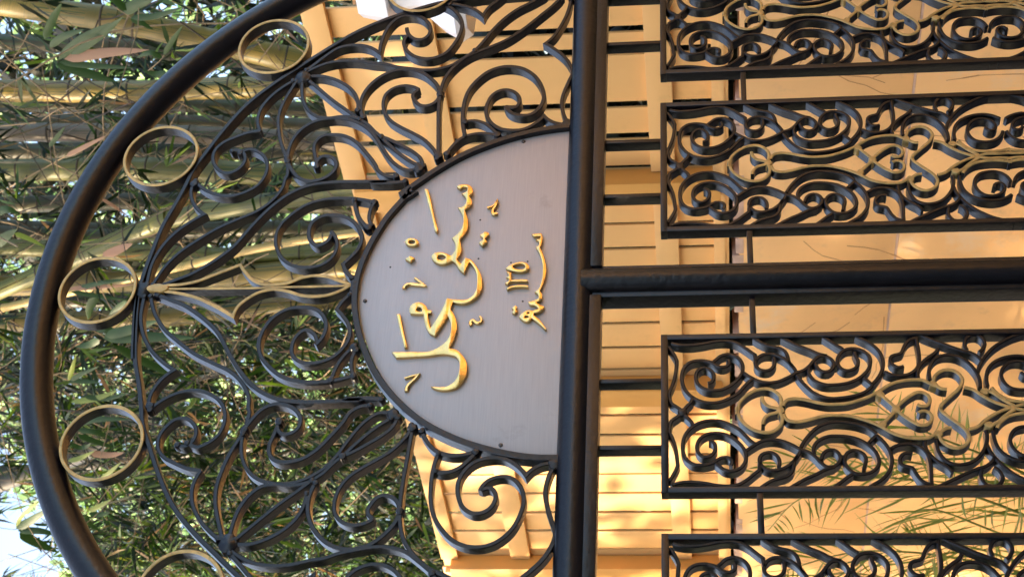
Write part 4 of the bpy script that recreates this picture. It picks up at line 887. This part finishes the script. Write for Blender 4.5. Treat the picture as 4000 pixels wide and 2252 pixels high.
# ------------------------------------------------------------ palm fronds in front of the wall
palm = empty('areca_palm', FRONDS[0][1][0], 'feathery green palm clump in front of the sunlit yellow wall', 'palm')
for fi, (wl, P) in enumerate(FRONDS):
    rr = random.Random(fi); Q = catmull3(P, 0.02); n = len(Q)
    mb = MB(tuple(palm.location)); tube3(mb, Q, lambda t, i: 0.006 * (1 - t) + 0.0015, seg=6)
    for i in range(int(n * 0.18), n):
        t = i / (n - 1); tt = (Q[min(i + 1, n - 1)] - Q[max(0, i - 1)]).normalized()
        for sd in (-1, 1):
            if rr.random() < 0.38: continue
            side = tt.cross(FN).normalized() * sd
            L = wl * (0.35 + 0.9 * math.sin(min(1, t * 1.05) * math.pi) ** 0.6) * rr.uniform(0.8, 1.1)
            dirv = (tt * rr.uniform(0.7, 1.0) + side * rr.uniform(0.55, 0.85) + Vector((0, 0, -0.25)) + FN * rr.uniform(-0.25, 0.15)).normalized()
            leaf_geo(mb, Q[i], Q[i] + dirv * L, 0.0095 * rr.uniform(0.7, 1.2), sag=rr.uniform(-0.12, 0.12), nseg=4)
    mb.build('frond', [PALM], palm, None)

# ------------------------------------------------------------ unseen tree left of the camera, crown shaped to shade gate and fence
tree = empty('shade_tree', (-5.6, 2.0, -2.0), 'unseen leafy tree left of the gate, its crown shaped to shade gate and fence', 'tree')
mb = MB(tuple(tree.location))
tube3(mb, catmull3([(-5.6, 2, -2.0), (-5.5, 2.1, -0.5), (-5.7, 1.9, 1.2), (-5.4, 2.2, 3.0), (-5.5, 2.2, 8)], 0.2), lambda t, i: 0.19 - 0.12 * t, seg=14)
for q in range(9):
    a = rng.uniform(-3.2, 3.4); z = rng.uniform(1.5, 7)
    tube3(mb, catmull3([(-5.5, 2.1, z), (-5.3, 2.1 + a * 0.5, z + 0.7), (-5.2, 2.1 + a, z + 1.8)], 0.2), lambda t, i: 0.06 - 0.045 * t, seg=8)
mb.build('trunk', [BARK], tree)
mb = MB(tuple(tree.location)); clumps = []
SHADE_HOLES = []
y = -2.6
while y < 6.25:
    z = 0.2
    while z < 9.6:
        for X in (-6.1, -5.3, -4.6):
            yy = y + rng.uniform(-0.18, 0.18) + (X + 5.5) * -0.47; zz = z + rng.uniform(-0.18, 0.18)
            if math.hypot(yy - 2.15, zz - 2.2) < 0.42 and rng.random() < 0.8: continue
            if not ((1.2 < y < 3.4 and 0.9 < z < 4.2) or (3.4 <= y and 0.6 < z < 4.9) or (y > 5.0 and z > 4)): continue  # crown kept only where it blocks sun rays to the scene
            if rng.random() < 0.006: continue
            clumps.append((X + rng.uniform(-0.3, 0.3), yy, zz, rng.uniform(0.28, 0.42)))
        z += 0.40
    y += 0.40
for i in range(150):                                     # low leaf clumps added to keep the wall in shade
    clumps.append((rng.uniform(-5.8, -4.8), rng.uniform(6.2, 7.15), rng.uniform(0.4, 2.05), rng.uniform(0.12, 0.26)))
# high clumps added to keep the sun off the bamboo
y = 5.9
while y < 13:
    z = 4.9
    while z < 11:
        if rng.random() < (0.93 if y < 9 else 0.75): clumps.append((rng.uniform(-6, -4.8), y + rng.uniform(-0.25, 0.25), z + rng.uniform(-0.25, 0.25), rng.uniform(0.32, 0.5)))
        z += 0.42
    y += 0.42
# clumps added along the sun's rays to dapple the far fence and wall
for q in SHADE:
    t = rng.uniform(7.0, 8.2); p = Vector(q) + SUN_DIR * t
    clumps.append((p.x, p.y, p.z, rng.uniform(0.16, 0.25)))
for i in range(26): clumps.append((rng.uniform(-6, -4.8), rng.uniform(7.6, 10.5), rng.uniform(1.0, 6.5), rng.uniform(0.14, 0.34)))
for x, y, z, r in clumps:
    for j in range(int(70 * (r / 0.4) ** 2) + 8):
        v = Vector((rng.gauss(0, 1), rng.gauss(0, 1), rng.gauss(0, 1))); v = v.normalized() * r * rng.uniform(0.3, 1) ** 0.5
        p = Vector((x, y, z)) + v; d = Vector((rng.uniform(-1, 1), rng.uniform(-1, 1), rng.uniform(-1, 1))).normalized() * rng.uniform(0.10, 0.18)
        leaf_geo(mb, p, p + d, rng.uniform(0.10, 0.15) * (1 if r > 0.28 else 0.8), nseg=2)
TREEL = mat('tree_leaf', (0.07, 0.11, 0.03), rough=0.6, var=0.3, scale=3)
mb.build('crown', [TREEL], tree, None)

# unseen hedges added left of and behind the camera to cut sky glow
HEDGE = mat('hedge_leaf', (0.035, 0.055, 0.018), rough=0.7, var=0.35, scale=4)
for nm, x0, y0, x1, y1, h, lb in (('hedge', -4.4, -8.0, -3.9, 4.2, 1.1, 'dark unseen hedge added left of the drive to cut low sky light'),
                                ('hedge', -4.4, -8.6, 6.5, -8.0, 0.4, 'dark unseen hedge added behind the camera to keep the gate front dark')):
    h_ = empty(nm, ((x0 + x1) / 2, (y0 + y1) / 2, -2.0), lb, 'hedge')
    HO = tuple(h_.location); mb = MB(HO); mb.box((x0 + 0.06, y0 + 0.06, -2.0), (x1 - 0.06, y1 - 0.06, h - 0.06), bev=0.05); mb.build('core', [HEDGE], h_)
    mb = MB(HO)
    for i in range(9000):
        f_ = rng.random(); p = Vector((rng.uniform(x0, x1), rng.uniform(y0, y1), rng.uniform(-2, h)))
        if f_ < 0.3: p.z = h + rng.uniform(-0.06, 0.04)
        elif x1 - x0 > y1 - y0: p.y = rng.choice((y0, y1)) + rng.uniform(-0.05, 0.05)
        else: p.x = rng.choice((x0, x1)) + rng.uniform(-0.05, 0.05)
        d = Vector((rng.uniform(-1, 1), rng.uniform(-1, 1), rng.uniform(-1, 1))).normalized() * rng.uniform(0.08, 0.14)
        leaf_geo(mb, p, p + d, rng.uniform(0.04, 0.07), nseg=2)
    mb.build('leaves', [HEDGE], h_, None)

# unseen trees added at the back left to block the bright horizon
first = None
BACKL = mat('back_tree_leaf', (0.03, 0.05, 0.018), rough=0.7, var=0.3, scale=3)
for i, (x, y, lb) in enumerate(((-12.5, 13.5, 'unseen dark tree added to block the horizon, farthest left of three'), (-8.0, 15.0, 'unseen dark tree added to block the horizon, middle one of three'), (-3.8, 16.5, 'unseen dark tree added to block the horizon, nearest to the bamboo'))):
    root = empty('screening_tree', (x, y, -2.0), lb, 'tree', 'unseen trees added to block the horizon')
    if first is None:
        mb = MB(tuple(root.location)); tube3(mb, catmull3([(x, y, -2), (x + .1, y, 1), (x - .1, y + .1, 5)], 0.3), lambda t, i: 0.2 - 0.12 * t, seg=12); tr = mb.build('trunk', [BARK], root)
        mb = MB(tuple(root.location))
        for q in range(9000):
            v = Vector((rng.gauss(0, 1), rng.gauss(0, 1), rng.gauss(0, 1))).normalized() * rng.uniform(0.55, 1)
            p = Vector((x + v.x * 2.9, y + v.y * 2.4, 2.6 + v.z * 4.3)); d = Vector((rng.uniform(-1, 1), rng.uniform(-1, 1), rng.uniform(-1, 1))).normalized() * rng.uniform(0.25, 0.45)
            leaf_geo(mb, p, p + d, rng.uniform(0.16, 0.26), nseg=2)
        cr_ = mb.build('crown', [BACKL], root, None); first = (tr, cr_)
    else:
        for o in first:
            c2 = o.copy(); COL.objects.link(c2); c2.parent = root
